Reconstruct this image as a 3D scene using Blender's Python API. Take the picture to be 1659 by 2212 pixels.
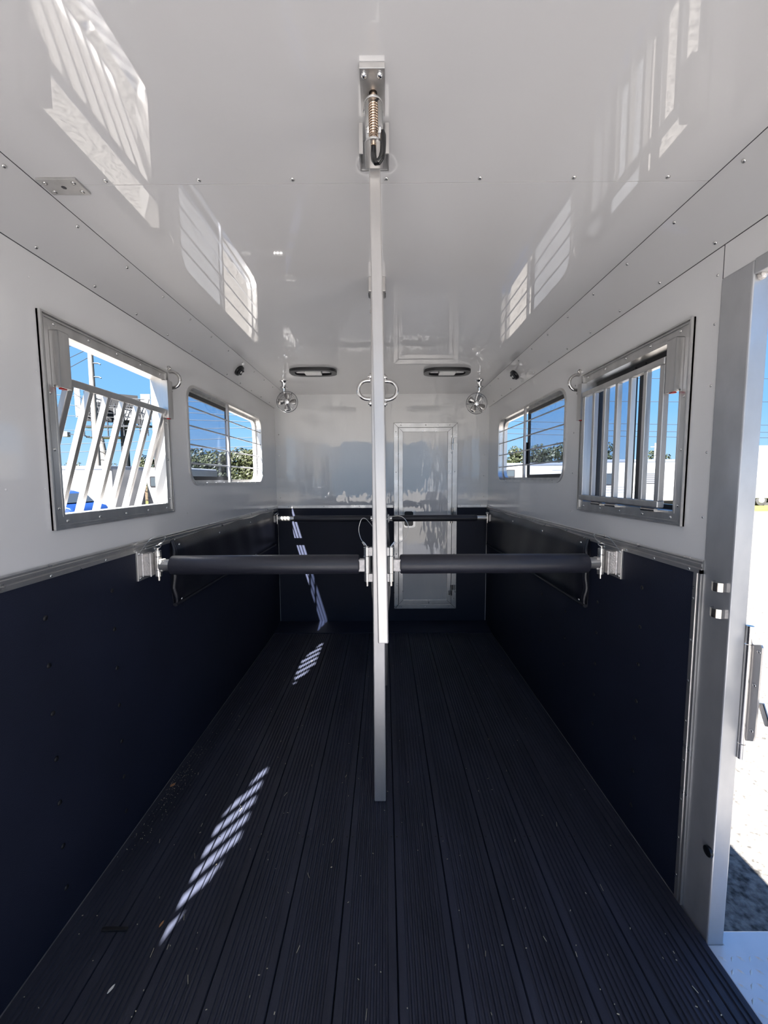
import bpy, bmesh, math, random
from mathutils import Vector, Matrix
from mathutils.geometry import tessellate_polygon
random.seed(7)
PI = math.pi
sc = bpy.context.scene
COL = sc.collection
for o in list(bpy.data.objects):
    bpy.data.objects.remove(o)

# ------------------------------------------------------------------ camera
cam_d = bpy.data.cameras.new('camera'); cam = bpy.data.objects.new('camera', cam_d); COL.objects.link(cam)
cam_d.sensor_fit = 'HORIZONTAL'; cam_d.sensor_width = 36.0; cam_d.lens = 850.0 / 1659 * 36.0
cam_d.clip_start = 0.02; cam_d.clip_end = 400
_p, _y, _r = [math.radians(a) for a in (4.7642, -0.1341, 0.2999)]
_f = Vector((math.sin(_y) * math.cos(_p), math.cos(_y) * math.cos(_p), -math.sin(_p)))
_x = Vector((math.cos(_y), -math.sin(_y), 0)); _d = _f.cross(_x)
_x2 = _x * math.cos(_r) + _d * math.sin(_r); _d2 = -_x * math.sin(_r) + _d * math.cos(_r)
M = Matrix((( _x2.x, -_d2.x, -_f.x, 0.0252), (_x2.y, -_d2.y, -_f.y, 0), (_x2.z, -_d2.z, -_f.z, 1.4231), (0, 0, 0, 1)))
cam.matrix_world = M
sc.camera = cam

# ------------------------------------------------------------------ light
sc.view_settings.view_transform = 'Standard'; sc.view_settings.look = 'None'
sc.view_settings.gamma = 1.0; sc.view_settings.use_curve_mapping = False
sc.view_settings.exposure = 0.88
SUN_E = 40.0
SKY = 0.63
w = bpy.data.worlds.new('world'); sc.world = w; w.use_nodes = True
nt = w.node_tree; nt.nodes.clear()
tc = nt.nodes.new('ShaderNodeTexCoord'); sp = nt.nodes.new('ShaderNodeSeparateXYZ'); rp = nt.nodes.new('ShaderNodeValToRGB')
bg = nt.nodes.new('ShaderNodeBackground'); ow = nt.nodes.new('ShaderNodeOutputWorld')
nt.links.new(tc.outputs['Generated'], sp.inputs[0]); nt.links.new(sp.outputs['Z'], rp.inputs[0])
nt.links.new(rp.outputs[0], bg.inputs[0]); nt.links.new(bg.outputs[0], ow.inputs[0])
cr = rp.color_ramp
cr.elements[0].position = 0.0; cr.elements[0].color = (0.46, 0.72, 1.0, 1)
cr.elements[1].position = 0.55; cr.elements[1].color = (0.13, 0.34, 0.86, 1)
e = cr.elements.new(0.14); e.color = (0.24, 0.55, 0.98, 1)
bg.inputs[1].default_value = SKY
sd = bpy.data.lights.new('sun', 'SUN'); sun = bpy.data.objects.new('sun', sd); COL.objects.link(sun)
sd.energy = SUN_E; sd.angle = math.radians(0.53); sd.color = (1.0, 0.965, 0.92)
sun.rotation_euler = Vector((0.285, 0.88, -1.0)).to_track_quat('-Z', 'Y').to_euler()
sun.location = (-4, -9, 12)
sc.cycles.max_bounces = 10; sc.cycles.diffuse_bounces = 6; sc.cycles.glossy_bounces = 4
sc.cycles.transparent_max_bounces = 12; sc.cycles.use_denoising = True

# ------------------------------------------------------------------ materials
MT = {}
def mat(name, col, rough=0.5, metal=0.0, spec=0.5, var=0.0, vscale=8.0, bump=0.0, bscale=30.0, stretch=None, coat=0.0, rvar=0.0, col2=None):
    m = bpy.data.materials.new(name); m.use_nodes = True; n = m.node_tree; b = n.nodes['Principled BSDF']
    b.inputs['Base Color'].default_value = (*col, 1); b.inputs['Roughness'].default_value = rough
    b.inputs['Metallic'].default_value = metal; b.inputs['Specular IOR Level'].default_value = spec
    b.inputs['Coat Weight'].default_value = coat; b.inputs['Coat Roughness'].default_value = 0.06
    t = n.nodes.new('ShaderNodeTexCoord'); mp = n.nodes.new('ShaderNodeMapping')
    n.links.new(t.outputs['Object'], mp.inputs[0])
    if stretch: mp.inputs['Scale'].default_value = stretch
    if var > 0 or col2 or rvar > 0:
        nz = n.nodes.new('ShaderNodeTexNoise'); nz.inputs['Scale'].default_value = vscale; nz.inputs['Detail'].default_value = 5
        n.links.new(mp.outputs[0], nz.inputs[0])
        mx = n.nodes.new('ShaderNodeMix'); mx.data_type = 'RGBA'
        c2 = col2 if col2 else tuple(c * (1 - var) for c in col)
        mx.inputs[6].default_value = (*col, 1); mx.inputs[7].default_value = (*c2, 1)
        rm = n.nodes.new('ShaderNodeMapRange'); rm.inputs[1].default_value = 0.35; rm.inputs[2].default_value = 0.68
        n.links.new(nz.outputs[0], rm.inputs[0]); n.links.new(rm.outputs[0], mx.inputs[0])
        n.links.new(mx.outputs[2], b.inputs['Base Color'])
        if rvar > 0:
            r2 = n.nodes.new('ShaderNodeMapRange'); r2.inputs[1].default_value = 0.3; r2.inputs[2].default_value = 0.7
            r2.inputs[3].default_value = max(0.02, rough - rvar); r2.inputs[4].default_value = rough + rvar
            n.links.new(nz.outputs[0], r2.inputs[0]); n.links.new(r2.outputs[0], b.inputs['Roughness'])
    if bump > 0:
        nb = n.nodes.new('ShaderNodeTexNoise'); nb.inputs['Scale'].default_value = bscale; nb.inputs['Detail'].default_value = 3
        n.links.new(mp.outputs[0], nb.inputs[0])
        bp = n.nodes.new('ShaderNodeBump'); bp.inputs['Strength'].default_value = bump; bp.inputs['Distance'].default_value = 0.01
        n.links.new(nb.outputs[0], bp.inputs['Height']); n.links.new(bp.outputs[0], b.inputs['Normal'])
    MT[name] = m
    return m
mat('white_panel', (0.74, 0.735, 0.735), 0.07, 0, 0.75, 0.03, 2.0, 0.03, 4.0)
mat('white_ceiling', (0.63, 0.625, 0.625), 0.02, 0, 0.95, 0.03, 2.0, 0.012, 3.0)
mat('white_back', (0.68, 0.68, 0.68), 0.03, 0, 1.0, 0.03, 2.0, 0.45, 3.2, stretch=(2.2, 1, 0.7))
mat('aluminium', (0.62, 0.61, 0.60), 0.36, 0.85, 0.5, 0.18, 18.0, 0.05, 120.0, stretch=(1, 1, 0.12), rvar=0.08)
mat('aluminium_jamb', (0.52, 0.525, 0.54), 0.42, 0.62, 0.5, 0.22, 7.0, 0.03, 60.0, stretch=(1, 1, 0.5), rvar=0.12)
mat('aluminium_post', (0.54, 0.525, 0.515), 0.40, 0.65, 0.5, 0.12, 26.0, 0.04, 90.0, stretch=(1, 1, 0.25))
mat('aluminium_trim', (0.66, 0.65, 0.64), 0.33, 0.85, 0.5, 0.12, 14.0, 0.03, 60.0, rvar=0.08)
mat('bounce_pale', (0.48, 0.465, 0.455), 0.7, 0, 0.3, 0.2, 6.0)  # pale colour of the added ramp that bounces sunlight inside
mat('weld_metal', (0.70, 0.66, 0.63), 0.40, 0.75, 0.5, 0.2, 60.0, 0.35, 180.0)
mat('stainless', (0.62, 0.60, 0.58), 0.22, 1.0, 0.5, 0.05, 30.0)
mat('chrome', (0.70, 0.70, 0.70), 0.10, 1.0)
mat('cage_steel', (0.20, 0.20, 0.21), 0.2, 1.0)
mat('zinc', (0.72, 0.71, 0.69), 0.25, 0.9)
mat('brass_spring', (0.58, 0.46, 0.36), 0.25, 0.95)
mat('rubber_mat', (0.0125, 0.0160, 0.034), 0.58, 0, 0.35, 0.2, 3.0, 0.12, 220.0)  # black rubber; the navy tint stands for reflected sky
mat('floor_rubber', (0.027, 0.031, 0.050), 0.58, 0, 0.35, 0.35, 9.0, 0.15, 160.0, stretch=(1, 0.3, 1))  # blue of the reflected sky is put into the black plank colour
mat('mat_bolt', (0.004, 0.004, 0.006), 0.5)
mat('vinyl', (0.013, 0.0135, 0.020), 0.36, 0, 0.6, 0.15, 5.0, 0.10, 160.0)
mat('foam_pad', (0.022, 0.023, 0.034), 0.42, 0, 0.6, 0.1, 8.0, 0.08, 140.0)
mat('black_plastic', (0.010, 0.010, 0.012), 0.32, 0, 0.5)
mat('black_grip', (0.008, 0.008, 0.009), 0.15, 0, 0.6)
mat('dark_recess', (0.03, 0.03, 0.035), 0.4)
mat('lamp_lens', (0.80, 0.79, 0.78), 0.2)
mat('black_frame', (0.008, 0.008, 0.010), 0.35)
mat('red_rubber', (0.35, 0.02, 0.02), 0.5)
mat('cable', (0.70, 0.70, 0.70), 0.3, 0.8)
mat('straw', (0.72, 0.64, 0.45), 0.7, 0, 0.3, 0.4, 20.0)
mat('pale_flake', (0.80, 0.76, 0.70), 0.7)
mat('brown_leaf', (0.45, 0.22, 0.10), 0.7)
mat('tread_alu', (0.66, 0.64, 0.63), 0.34, 0.35, 0.5, 0.1, 9.0)
mat('gravel', (0.19, 0.178, 0.164), 0.9, 0, 0.2, 0.8, 34.0, 1.0, 40.0)
mat('grass', (0.055, 0.066, 0.014), 0.9, 0, 0.2, 0.5, 1.2, 0.5, 30.0, col2=(0.09, 0.08, 0.028))
mat('leaf_dark', (0.008, 0.013, 0.0036), 0.6, 0, 0.3, 0.5, 0.8)
mat('leaf_mid', (0.0135, 0.0185, 0.005), 0.6, 0, 0.3, 0.5, 0.8)
mat('leaf_pale', (0.021, 0.025, 0.007), 0.6, 0, 0.3, 0.5, 0.8)
mat('bark', (0.06, 0.045, 0.03), 0.9, 0, 0.2, 0.4, 6.0)
mat('gelcoat', (0.16, 0.16, 0.163), 0.3, 0, 0.5, 0.05, 1.0)
mat('roof_grey', (0.055, 0.063, 0.08), 0.4, 0, 0.5)
mat('dark_glass', (0.02, 0.025, 0.03), 0.08, 0, 0.6)
mat('tyre', (0.015, 0.015, 0.015), 0.8)
mat('car_blue', (0.006, 0.022, 0.10), 0.15, 0.2, 0.6, coat=0.8)
mat('pole_wood', (0.055, 0.043, 0.034), 0.9, 0, 0.2, 0.3, 5.0, stretch=(1, 1, 0.1))
mat('pole_pale', (0.11, 0.105, 0.10), 0.7, 0, 0.3, 0.2, 4.0)
mat('wire', (0.006, 0.008, 0.012), 0.6)
mat('sign_dark', (0.004, 0.0045, 0.006), 0.7, 0, 0.3)
mat('sign_white', (0.12, 0.125, 0.135), 0.6)
mat('sign_steel', (0.010, 0.012, 0.016), 0.5, 0.3)
mat('brick_brown', (0.05, 0.03, 0.02), 0.8, 0, 0.3, 0.2, 2.0)
mat('sign_red', (0.12, 0.008, 0.012), 0.6)
mat('stripe_grey', (0.10, 0.10, 0.11), 0.4)
def glass(name, tint, refl):
    m = bpy.data.materials.new(name); m.use_nodes = True; n = m.node_tree; n.nodes.clear()
    o = n.nodes.new('ShaderNodeOutputMaterial'); mx = n.nodes.new('ShaderNodeMixShader'); tr = n.nodes.new('ShaderNodeBsdfTransparent')
    gl = n.nodes.new('ShaderNodeBsdfGlossy'); lw = n.nodes.new('ShaderNodeLayerWeight'); lw.inputs[0].default_value = 0.5
    pw = n.nodes.new('ShaderNodeMath'); pw.operation = 'POWER'; pw.inputs[1].default_value = 4.0
    fr = n.nodes.new('ShaderNodeMath'); fr.operation = 'MULTIPLY_ADD'; fr.inputs[1].default_value = 0.6; fr.inputs[2].default_value = refl
    n.links.new(lw.outputs['Facing'], pw.inputs[0]); n.links.new(pw.outputs[0], fr.inputs[0])
    tr.inputs[0].default_value = (*tint, 1); gl.inputs['Roughness'].default_value = 0.02
    n.links.new(fr.outputs[0], mx.inputs[0]); n.links.new(tr.outputs[0], mx.inputs[1]); n.links.new(gl.outputs[0], mx.inputs[2])
    n.links.new(mx.outputs[0], o.inputs[0]); MT[name] = m
glass('glass_tint', (0.76, 0.80, 0.86), 0.02)

# ------------------------------------------------------------------ mesh helpers
ORG = {}
def org(o):
    return ORG.get(o.name, Vector((0, 0, 0))) if o else Vector((0, 0, 0))
class MB:
    def __init__(s): s.v = []; s.f = []
    def add(s, vs, fs):
        k = len(s.v); s.v += [Vector(a) for a in vs]; s.f += [[i + k for i in f] for f in fs]; return s
    def box(s, x0, x1, y0, y1, z0, z1):
        return s.add([(x0, y0, z0), (x1, y0, z0), (x1, y1, z0), (x0, y1, z0), (x0, y0, z1), (x1, y0, z1), (x1, y1, z1), (x0, y1, z1)],
                     [(0, 3, 2, 1), (4, 5, 6, 7), (0, 1, 5, 4), (1, 2, 6, 5), (2, 3, 7, 6), (3, 0, 4, 7)])
    def bar(s, p, q, a, b, up=(0, 0, 1)):
        p = Vector(p); q = Vector(q); d = (q - p).normalized(); u = Vector(up)
        r = d.cross(u)
        if r.length < 1e-5: r = d.cross(Vector((1, 0, 0)))
        r.normalize(); u = r.cross(d).normalized(); vs = []
        for e in (p, q):
            for i, j in ((-1, -1), (1, -1), (1, 1), (-1, 1)): vs.append(e + r * (a / 2 * i) + u * (b / 2 * j))
        return s.add(vs, [(0, 1, 2, 3), (7, 6, 5, 4), (0, 4, 5, 1), (1, 5, 6, 2), (2, 6, 7, 3), (3, 7, 4, 0)])
    def tube(s, pts, r, n=10, closed=False, caps=True):
        pts = [Vector(p) for p in pts]; m = len(pts); rs = r if isinstance(r, (list, tuple)) else [r] * m
        vs = []; fs = []; prev = None
        for i, p in enumerate(pts):
            if closed: t = pts[(i + 1) % m] - pts[i - 1]
            else: t = pts[min(i + 1, m - 1)] - pts[max(i - 1, 0)]
            t.normalize()
            if prev is None:
                a = Vector((0, 0, 1)) if abs(t.z) < 0.9 else Vector((1, 0, 0)); u = t.cross(a).normalized()
            else:
                u = (prev - t * prev.dot(t)).normalized()
            prev = u; v = t.cross(u)
            for k in range(n): vs.append(p + (u * math.cos(2 * PI * k / n) + v * math.sin(2 * PI * k / n)) * rs[i])
        for i in range(m if closed else m - 1):
            j = (i + 1) % m
            for k in range(n): fs.append((i * n + k, i * n + (k + 1) % n, j * n + (k + 1) % n, j * n + k))
        if caps and not closed: fs.append(tuple(range(n))[::-1]); fs.append(tuple((m - 1) * n + k for k in range(n)))
        return s.add(vs, fs)
    def cyl(s, p, q, r, n=16): return s.tube([p, q], r, n)
    def prism(s, poly, axis, a, b):
        n = len(poly); vs = []
        for t in (a, b):
            for (u, v) in poly: vs.append({'x': (t, u, v), 'y': (u, t, v), 'z': (u, v, t)}[axis])
        fs = [tuple(range(n))[::-1], tuple(range(n, 2 * n))] + [(i, (i + 1) % n, n + (i + 1) % n, n + i) for i in range(n)]
        return s.add(vs, fs)
    def holed(s, outer, holes, axis, a, b):
        loops = [outer] + holes; flat = [p for l in loops for p in l]; n = len(flat)
        tris = tessellate_polygon([[Vector((p[0], p[1], 0)) for p in l] for l in loops])
        vs = []
        for t in (a, b):
            for (u, v) in flat: vs.append({'x': (t, u, v), 'y': (u, t, v), 'z': (u, v, t)}[axis])
        fs = [tuple(t) for t in tris] + [tuple(i + n for i in t)[::-1] for t in tris]
        k = 0
        for l in loops:
            m = len(l)
            for i in range(m): fs.append((k + i, k + (i + 1) % m, n + k + (i + 1) % m, n + k + i))
            k += m
        return s.add(vs, fs)
    def lathe(s, prof, base, axis, n=16):
        z = Vector(axis).normalized(); a = Vector((0, 0, 1)) if abs(z.z) < 0.9 else Vector((1, 0, 0)); u = z.cross(a).normalized(); v = z.cross(u)
        base = Vector(base); vs = []; fs = []
        for (r, h) in prof:
            for k in range(n): vs.append(base + z * h + (u * math.cos(2 * PI * k / n) + v * math.sin(2 * PI * k / n)) * r)
        for i in range(len(prof) - 1):
            for k in range(n): fs.append((i * n + k, i * n + (k + 1) % n, (i + 1) * n + (k + 1) % n, (i + 1) * n + k))
        fs.append(tuple(range(n))[::-1]); fs.append(tuple((len(prof) - 1) * n + k for k in range(n)))
        return s.add(vs, fs)
    def build(s, name, m, parent=None, smooth=False, bevel=0.0, seg=2):
        o0 = org(parent); me = bpy.data.meshes.new(name)
        me.from_pydata([tuple(p - o0) for p in s.v], [], s.f); me.update()
        bm = bmesh.new(); bm.from_mesh(me); bmesh.ops.recalc_face_normals(bm, faces=bm.faces); bm.to_mesh(me); bm.free()
        me.materials.append(MT[m]); ob = bpy.data.objects.new(name, me); COL.objects.link(ob)
        if parent: ob.parent = parent
        ORG[ob.name] = o0
        if smooth:
            for p in me.polygons: p.use_smooth = True
            try: me.set_sharp_from_angle(angle=math.radians(40))
            except Exception: pass
        if bevel > 0:
            bv = ob.modifiers.new('bevel', 'BEVEL'); bv.width = bevel; bv.segments = seg; bv.limit_method = 'ANGLE'; bv.angle_limit = math.radians(50)
        return ob
def tag(o, label, cat, group=None):
    o['label'] = label; o['category'] = cat
    if group: o['group'] = group
    return o
def struct(o, label=None):
    o['kind'] = 'structure'
    if label: o['label'] = label
    return o
def thing(name, label, cat, loc, group=None):
    o = bpy.data.objects.new(name, None); COL.objects.link(o); o.location = loc; ORG[o.name] = Vector(loc); o.empty_display_size = 0.05
    return tag(o, label, cat, group)
def rrect(y0, y1, z0, z1, r, n=8):
    out = []
    for cx, cy, a0 in ((y1 - r, z1 - r, 0), (y0 + r, z1 - r, 90), (y0 + r, z0 + r, 180), (y1 - r, z0 + r, 270)):
        for k in range(n + 1):
            a = math.radians(a0 + 90 * k / n); out.append((cx + r * math.cos(a), cy + r * math.sin(a)))
    return out
def rect(y0, y1, z0, z1): return [(y0, z0), (y1, z0), (y1, z1), (y0, z1)]
_riv = {}
def rivet(parent, loc, nrm, r=0.006, m='zinc', name='rivet', h=0.5):
    key = (round(r, 4), m, h)
    if key not in _riv:
        ob = MB().lathe([(r, 0), (r, 0.15 * h * r * 2), (r * 0.75, r * h * 0.8), (r * 0.3, r * h)], (0, 0, 0), (0, 0, 1), 8)
        me = bpy.data.meshes.new('rivet'); me.from_pydata([tuple(v) for v in ob.v], [], ob.f); me.materials.append(MT[m])
        for p in me.polygons: p.use_smooth = True
        _riv[key] = me
    o = bpy.data.objects.new(name, _riv[key]); COL.objects.link(o); o.parent = parent
    o.location = Vector(loc) - org(parent); o.rotation_euler = Vector(nrm).to_track_quat('Z', 'Y').to_euler()
    return o

W = 1.015; WO = 1.06; D = 3.78; H = 2.221; Y0 = -1.2; TRZ = 1.1665; G = -0.45
# ------------------------------------------------------------------ floor
fl = struct(MB().box(-WO, WO, Y0, D + 0.06, -0.10, -0.034).build('floor', 'rubber_mat'), 'black ribbed rubber plank floor of the trailer')
def plank_profile(x0, x1):
    pts = [(x0, -0.03), (x0, -0.003), (x0 + 0.002, 0.0)]
    pitch = 0.0163; n = int((x1 - x0 - 0.03) / pitch); st = (x0 + x1) / 2 - pitch * (n - 1) / 2
    for k in range(n):
        c = st + k * pitch; pts += [(c - 0.0052, 0.0), (c - 0.0043, -0.0014), (c - 0.0030, -0.0050), (c + 0.0030, -0.0050), (c + 0.0043, -0.0014), (c + 0.0052, 0.0)]
    return pts + [(x1 - 0.002, 0.0), (x1, -0.003), (x1, -0.03)]
PW = 0.1772
for k in range(-6, 6):
    a = 0.0555 + k * PW; b = min(a + PW, 1.008); a = max(a, -1.008)
    MB().prism(plank_profile(a + 0.0014, b - 0.0014), 'y', Y0, 3.60).build('plank', 'floor_rubber', fl, True)
    for yy in (0.6, 1.46, 2.3, 3.1):
        for xx in (a + 0.011, b - 0.011): rivet(fl, (xx, yy, 0.0), (0, 0, 1), 0.0038, 'mat_bolt', 'screw', 0.25)
MB().prism([(3.545, -0.03), (3.545, 0.006), (3.765, 0.034), (3.778, 0.034), (3.778, -0.03)], 'x', -1.008, 1.008).build('kick_ramp', 'rubber_mat', fl)

# ------------------------------------------------------------------ walls
LW = dict(y0=1.262, y1=1.872, z0=1.312, z1=1.893)          # left drop window opening
RW = dict(y0=1.340, y1=1.958, z0=1.306, z1=1.888)
BW = dict(y0=-0.10, y1=0.525, z0=1.165, z1=1.795)            # rear left drop window
FL = dict(y0=2.112, y1=3.345, z0=1.405, z1=1.925)
FR = dict(y0=2.190, y1=3.440, z0=1.410, z1=1.918)
def hole(d, r=0): return rrect(d['y0'], d['y1'], d['z0'], d['z1'], r) if r else rect(d['y0'], d['y1'], d['z0'], d['z1'])
wl = struct(MB().holed(rect(Y0, D + 0.06, -0.10, 2.10), [hole(BW), hole(LW), hole(FL, 0.085)], 'x', -WO, -W).build('wall_left', 'white_panel'), 'white panelled side wall with the open barred window')
wr = struct(MB().holed([(1.16, -0.10), (D + 0.06, -0.10), (D + 0.06, 2.10), (Y0, 2.10), (Y0, -0.10), (0.58, -0.10), (0.58, 2.0), (1.16, 2.0)][::-1], [hole(RW), hole(FR, 0.085)], 'x', W, WO).build('wall_right', 'white_panel'), 'white panelled side wall with the side door opening')
wb = struct(MB().box(-WO, WO, D, D + 0.06, -0.10, 2.25).build('wall_back', 'white_back'), 'glossy white front bulkhead wall')
# rubber mats
MB().box(-W - 0.001, -W + 0.006, Y0, D, 0.0, 1.135).build('rubber_mat', 'rubber_mat', wl)
MB().box(W - 0.006, W + 0.001, 1.235, D, 0.0, 1.135).build('rubber_mat', 'rubber_mat', wr)
MB().box(W - 0.006, W + 0.001, Y0, 0.515, 0.0, 1.135).build('rubber_mat', 'rubber_mat', wr)
MB().box(-1.005, 1.003, D - 0.006, D + 0.001, 0.034, 1.152).build('rubber_mat', 'rubber_mat', wb)
for yy in (1.163, 1.457, 0.87):
    for zz in (1.008, 0.858, 0.704, 0.555, 0.408, 0.26, 0.115): rivet(wl, (-W + 0.006, yy, zz), (1, 0, 0), 0.0085, 'mat_bolt', 'mat_bolt', 0.5)
for yy, zs in ((1.48, (1.004, 0.849, 0.70, 0.55, 0.399, 0.26, 0.113)), (1.785, (0.85, 0.705, 0.555, 0.405, 0.26)), (2.10, (0.70, 0.55, 0.40)), (2.42, (0.70, 0.55, 0.40))):
    for zz in zs: rivet(wr, (W - 0.006, yy, zz), (-1, 0, 0), 0.0085, 'mat_bolt', 'mat_bolt', 0.5)
for xx in (-0.86, -0.45, 0.9):
    for zz in (0.95, 0.7, 0.45, 0.2): rivet(wb, (xx, D - 0.006, zz), (0, -1, 0), 0.005, 'mat_bolt', 'mat_bolt', 0.35)
# small white screws in the upper panels
for yy in (1.08, 1.205, 2.06, 2.75, 3.45):
    for zz in ((1.25, 1.55, 1.9) if yy > 1.5 else (1.40, 1.75, 2.02)):
        if yy < 2.0 or zz < 1.3: rivet(wl, (-W, yy, zz), (1, 0, 0), 0.0035, 'white_panel', 'screw')
for yy, zs in ((1.222, (1.30, 1.50, 1.70, 1.88, 2.02)), (2.085, (1.25, 1.45, 1.66, 1.9))):
    for zz in zs: rivet(wr, (W, yy, zz), (-1, 0, 0), 0.0042, 'zinc', 'screw')
for xx in (-0.98, 0.97):
    for zz in (1.25, 1.45, 1.65, 1.85): rivet(wb, (xx, D, zz), (0, -1, 0), 0.006, 'zinc', 'screw')
# trim strips on top of the mats
def trim_profile(s):
    return [(s * (W - 0.000), TRZ), (s * (W - 0.004), TRZ + 0.001), (s * (W - 0.006), TRZ - 0.004), (s * (W - 0.006), TRZ - 0.010), (s * (W - 0.010), TRZ - 0.012), (s * (W - 0.010), TRZ - 0.019),
            (s * (W - 0.007), TRZ - 0.021), (s * (W - 0.007), TRZ - 0.025), (s * (W - 0.011), TRZ - 0.028), (s * (W - 0.011), TRZ - 0.042), (s * W, TRZ - 0.042)]
t1 = struct(MB().prism(trim_profile(-1), 'y', Y0, D).build('trim_1', 'aluminium_trim'), 'ribbed aluminium strip along the left mat top')
t2 = struct(MB().prism(trim_profile(1), 'y', 1.203, D).build('trim_2', 'aluminium_trim'), 'ribbed aluminium strip along the right mat top')
for k in range(12): rivet(t1, (-W + 0.011, 0.95 + 0.24 * k, TRZ - 0.035), (1, 0, 0), 0.0045)
for k in range(11): rivet(t2, (W - 0.011, 1.25 + 0.165 * k if k < 4 else 1.72 + 0.2 * (k - 3), TRZ - 0.035), (-1, 0, 0), 0.0045)
t3 = struct(MB().box(-1.005, 0.108, D - 0.009, D, 1.147, 1.178).build('trim_3', 'aluminium_trim', None, bevel=0.003), 'flat aluminium strip above the bulkhead mat')
t4 = struct(MB().box(0.722, 1.005, D - 0.009, D, 1.147, 1.178).build('trim_4', 'aluminium_trim', None, bevel=0.003), 'short aluminium strip between door and corner')
for xx in (-0.9, -0.56, -0.22, 0.095): rivet(t3, (xx, D - 0.009, 1.165), (0, -1, 0), 0.004)
rivet(t4, (0.75, D - 0.009, 1.165), (0, -1, 0), 0.004)
# vertical trim beside the door jamb
vp = [(1.203, W), (1.203, W - 0.011), (1.209, W - 0.011), (1.211, W - 0.006), (1.216, W - 0.006), (1.218, W - 0.010), (1.225, W - 0.010), (1.227, W - 0.007), (1.236, W - 0.007), (1.240, W - 0.004), (1.240, W)]
t5 = struct(MB().prism([(b, a) for a, b in vp], 'z', 0.0, TRZ - 0.03).build('trim_5', 'aluminium_trim'), 'upright ribbed aluminium strip beside the door jamb')
for k in range(8): rivet(t5, (W - 0.007, 1.231, 0.08 + 0.137 * k), (-1, 0, 0), 0.0045)

# ------------------------------------------------------------------ ceiling
prof = [(-1.024, 2.092), (-1.024, 2.103), (-0.925, 2.232), (0.925, 2.232), (1.024, 2.103), (1.024, 2.092), (WO, 2.092), (WO, 2.12), (0.93, 2.285), (-0.93, 2.285), (-WO, 2.12), (-WO, 2.092)]
ce = struct(MB().prism(prof, 'y', Y0, D + 0.06).build('ceiling', 'gelcoat'), 'glossy white sheet ceiling with sloped side coves')
for a, b in ((Y0, 1.1335), (1.1355, D)):
    MB().box(-0.91, 0.91, a, b, H, H + 0.009).build('ceiling_panel', 'white_ceiling', ce)
def cove(s, a, b, lift=0.0):
    MB().prism([(s * W, 2.0966 - lift), (s * 0.9054, H - lift), (s * 0.915, H + 0.010), (s * 1.03, 2.0966)], 'y', a, b).build('cove_panel', 'white_ceiling', ce)
cove(-1, Y0, 1.484, 0.0012); cove(-1, 1.484, D); cove(1, Y0, 1.789, 0.0012); cove(1, 1.789, D)
for s in (-1, 1):
    MB().box(min(s * (W - 0.0012), s * (W + 0.001)), max(s * (W - 0.0012), s * (W + 0.001)), Y0, D, 2.0945, 2.0968).build('seam_line', 'dark_recess', ce)
    MB().box(min(s * 0.9035, s * 0.9060), max(s * 0.9035, s * 0.9060), Y0, D, H - 0.0006, H + 0.001).build('seam_line', 'dark_recess', ce)
    nx = Vector((-s * 0.75, 0, -0.66)).normalized()
    for k in range(13):
        yy = 0.75 + 0.235 * k
        rivet(ce, Vector((s * (W - 0.014), yy, 2.111)) + nx * 0.002, nx, 0.0055, 'zinc')
        rivet(ce, Vector((s * (0.9054 + 0.014), yy + 0.06, H - 0.016)) + nx * 0.002, nx, 0.0055, 'zinc')
for k in range(-3, 4): rivet(ce, (0.033 + 0.25 * k, 1.119, H), (0, 0, -1), 0.0065, 'zinc')

MB().box(W - 0.0008, W + 0.001, 1.2015, 1.2030, 2.0, 2.0945).build('seam_line', 'dark_recess', wr)
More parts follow.
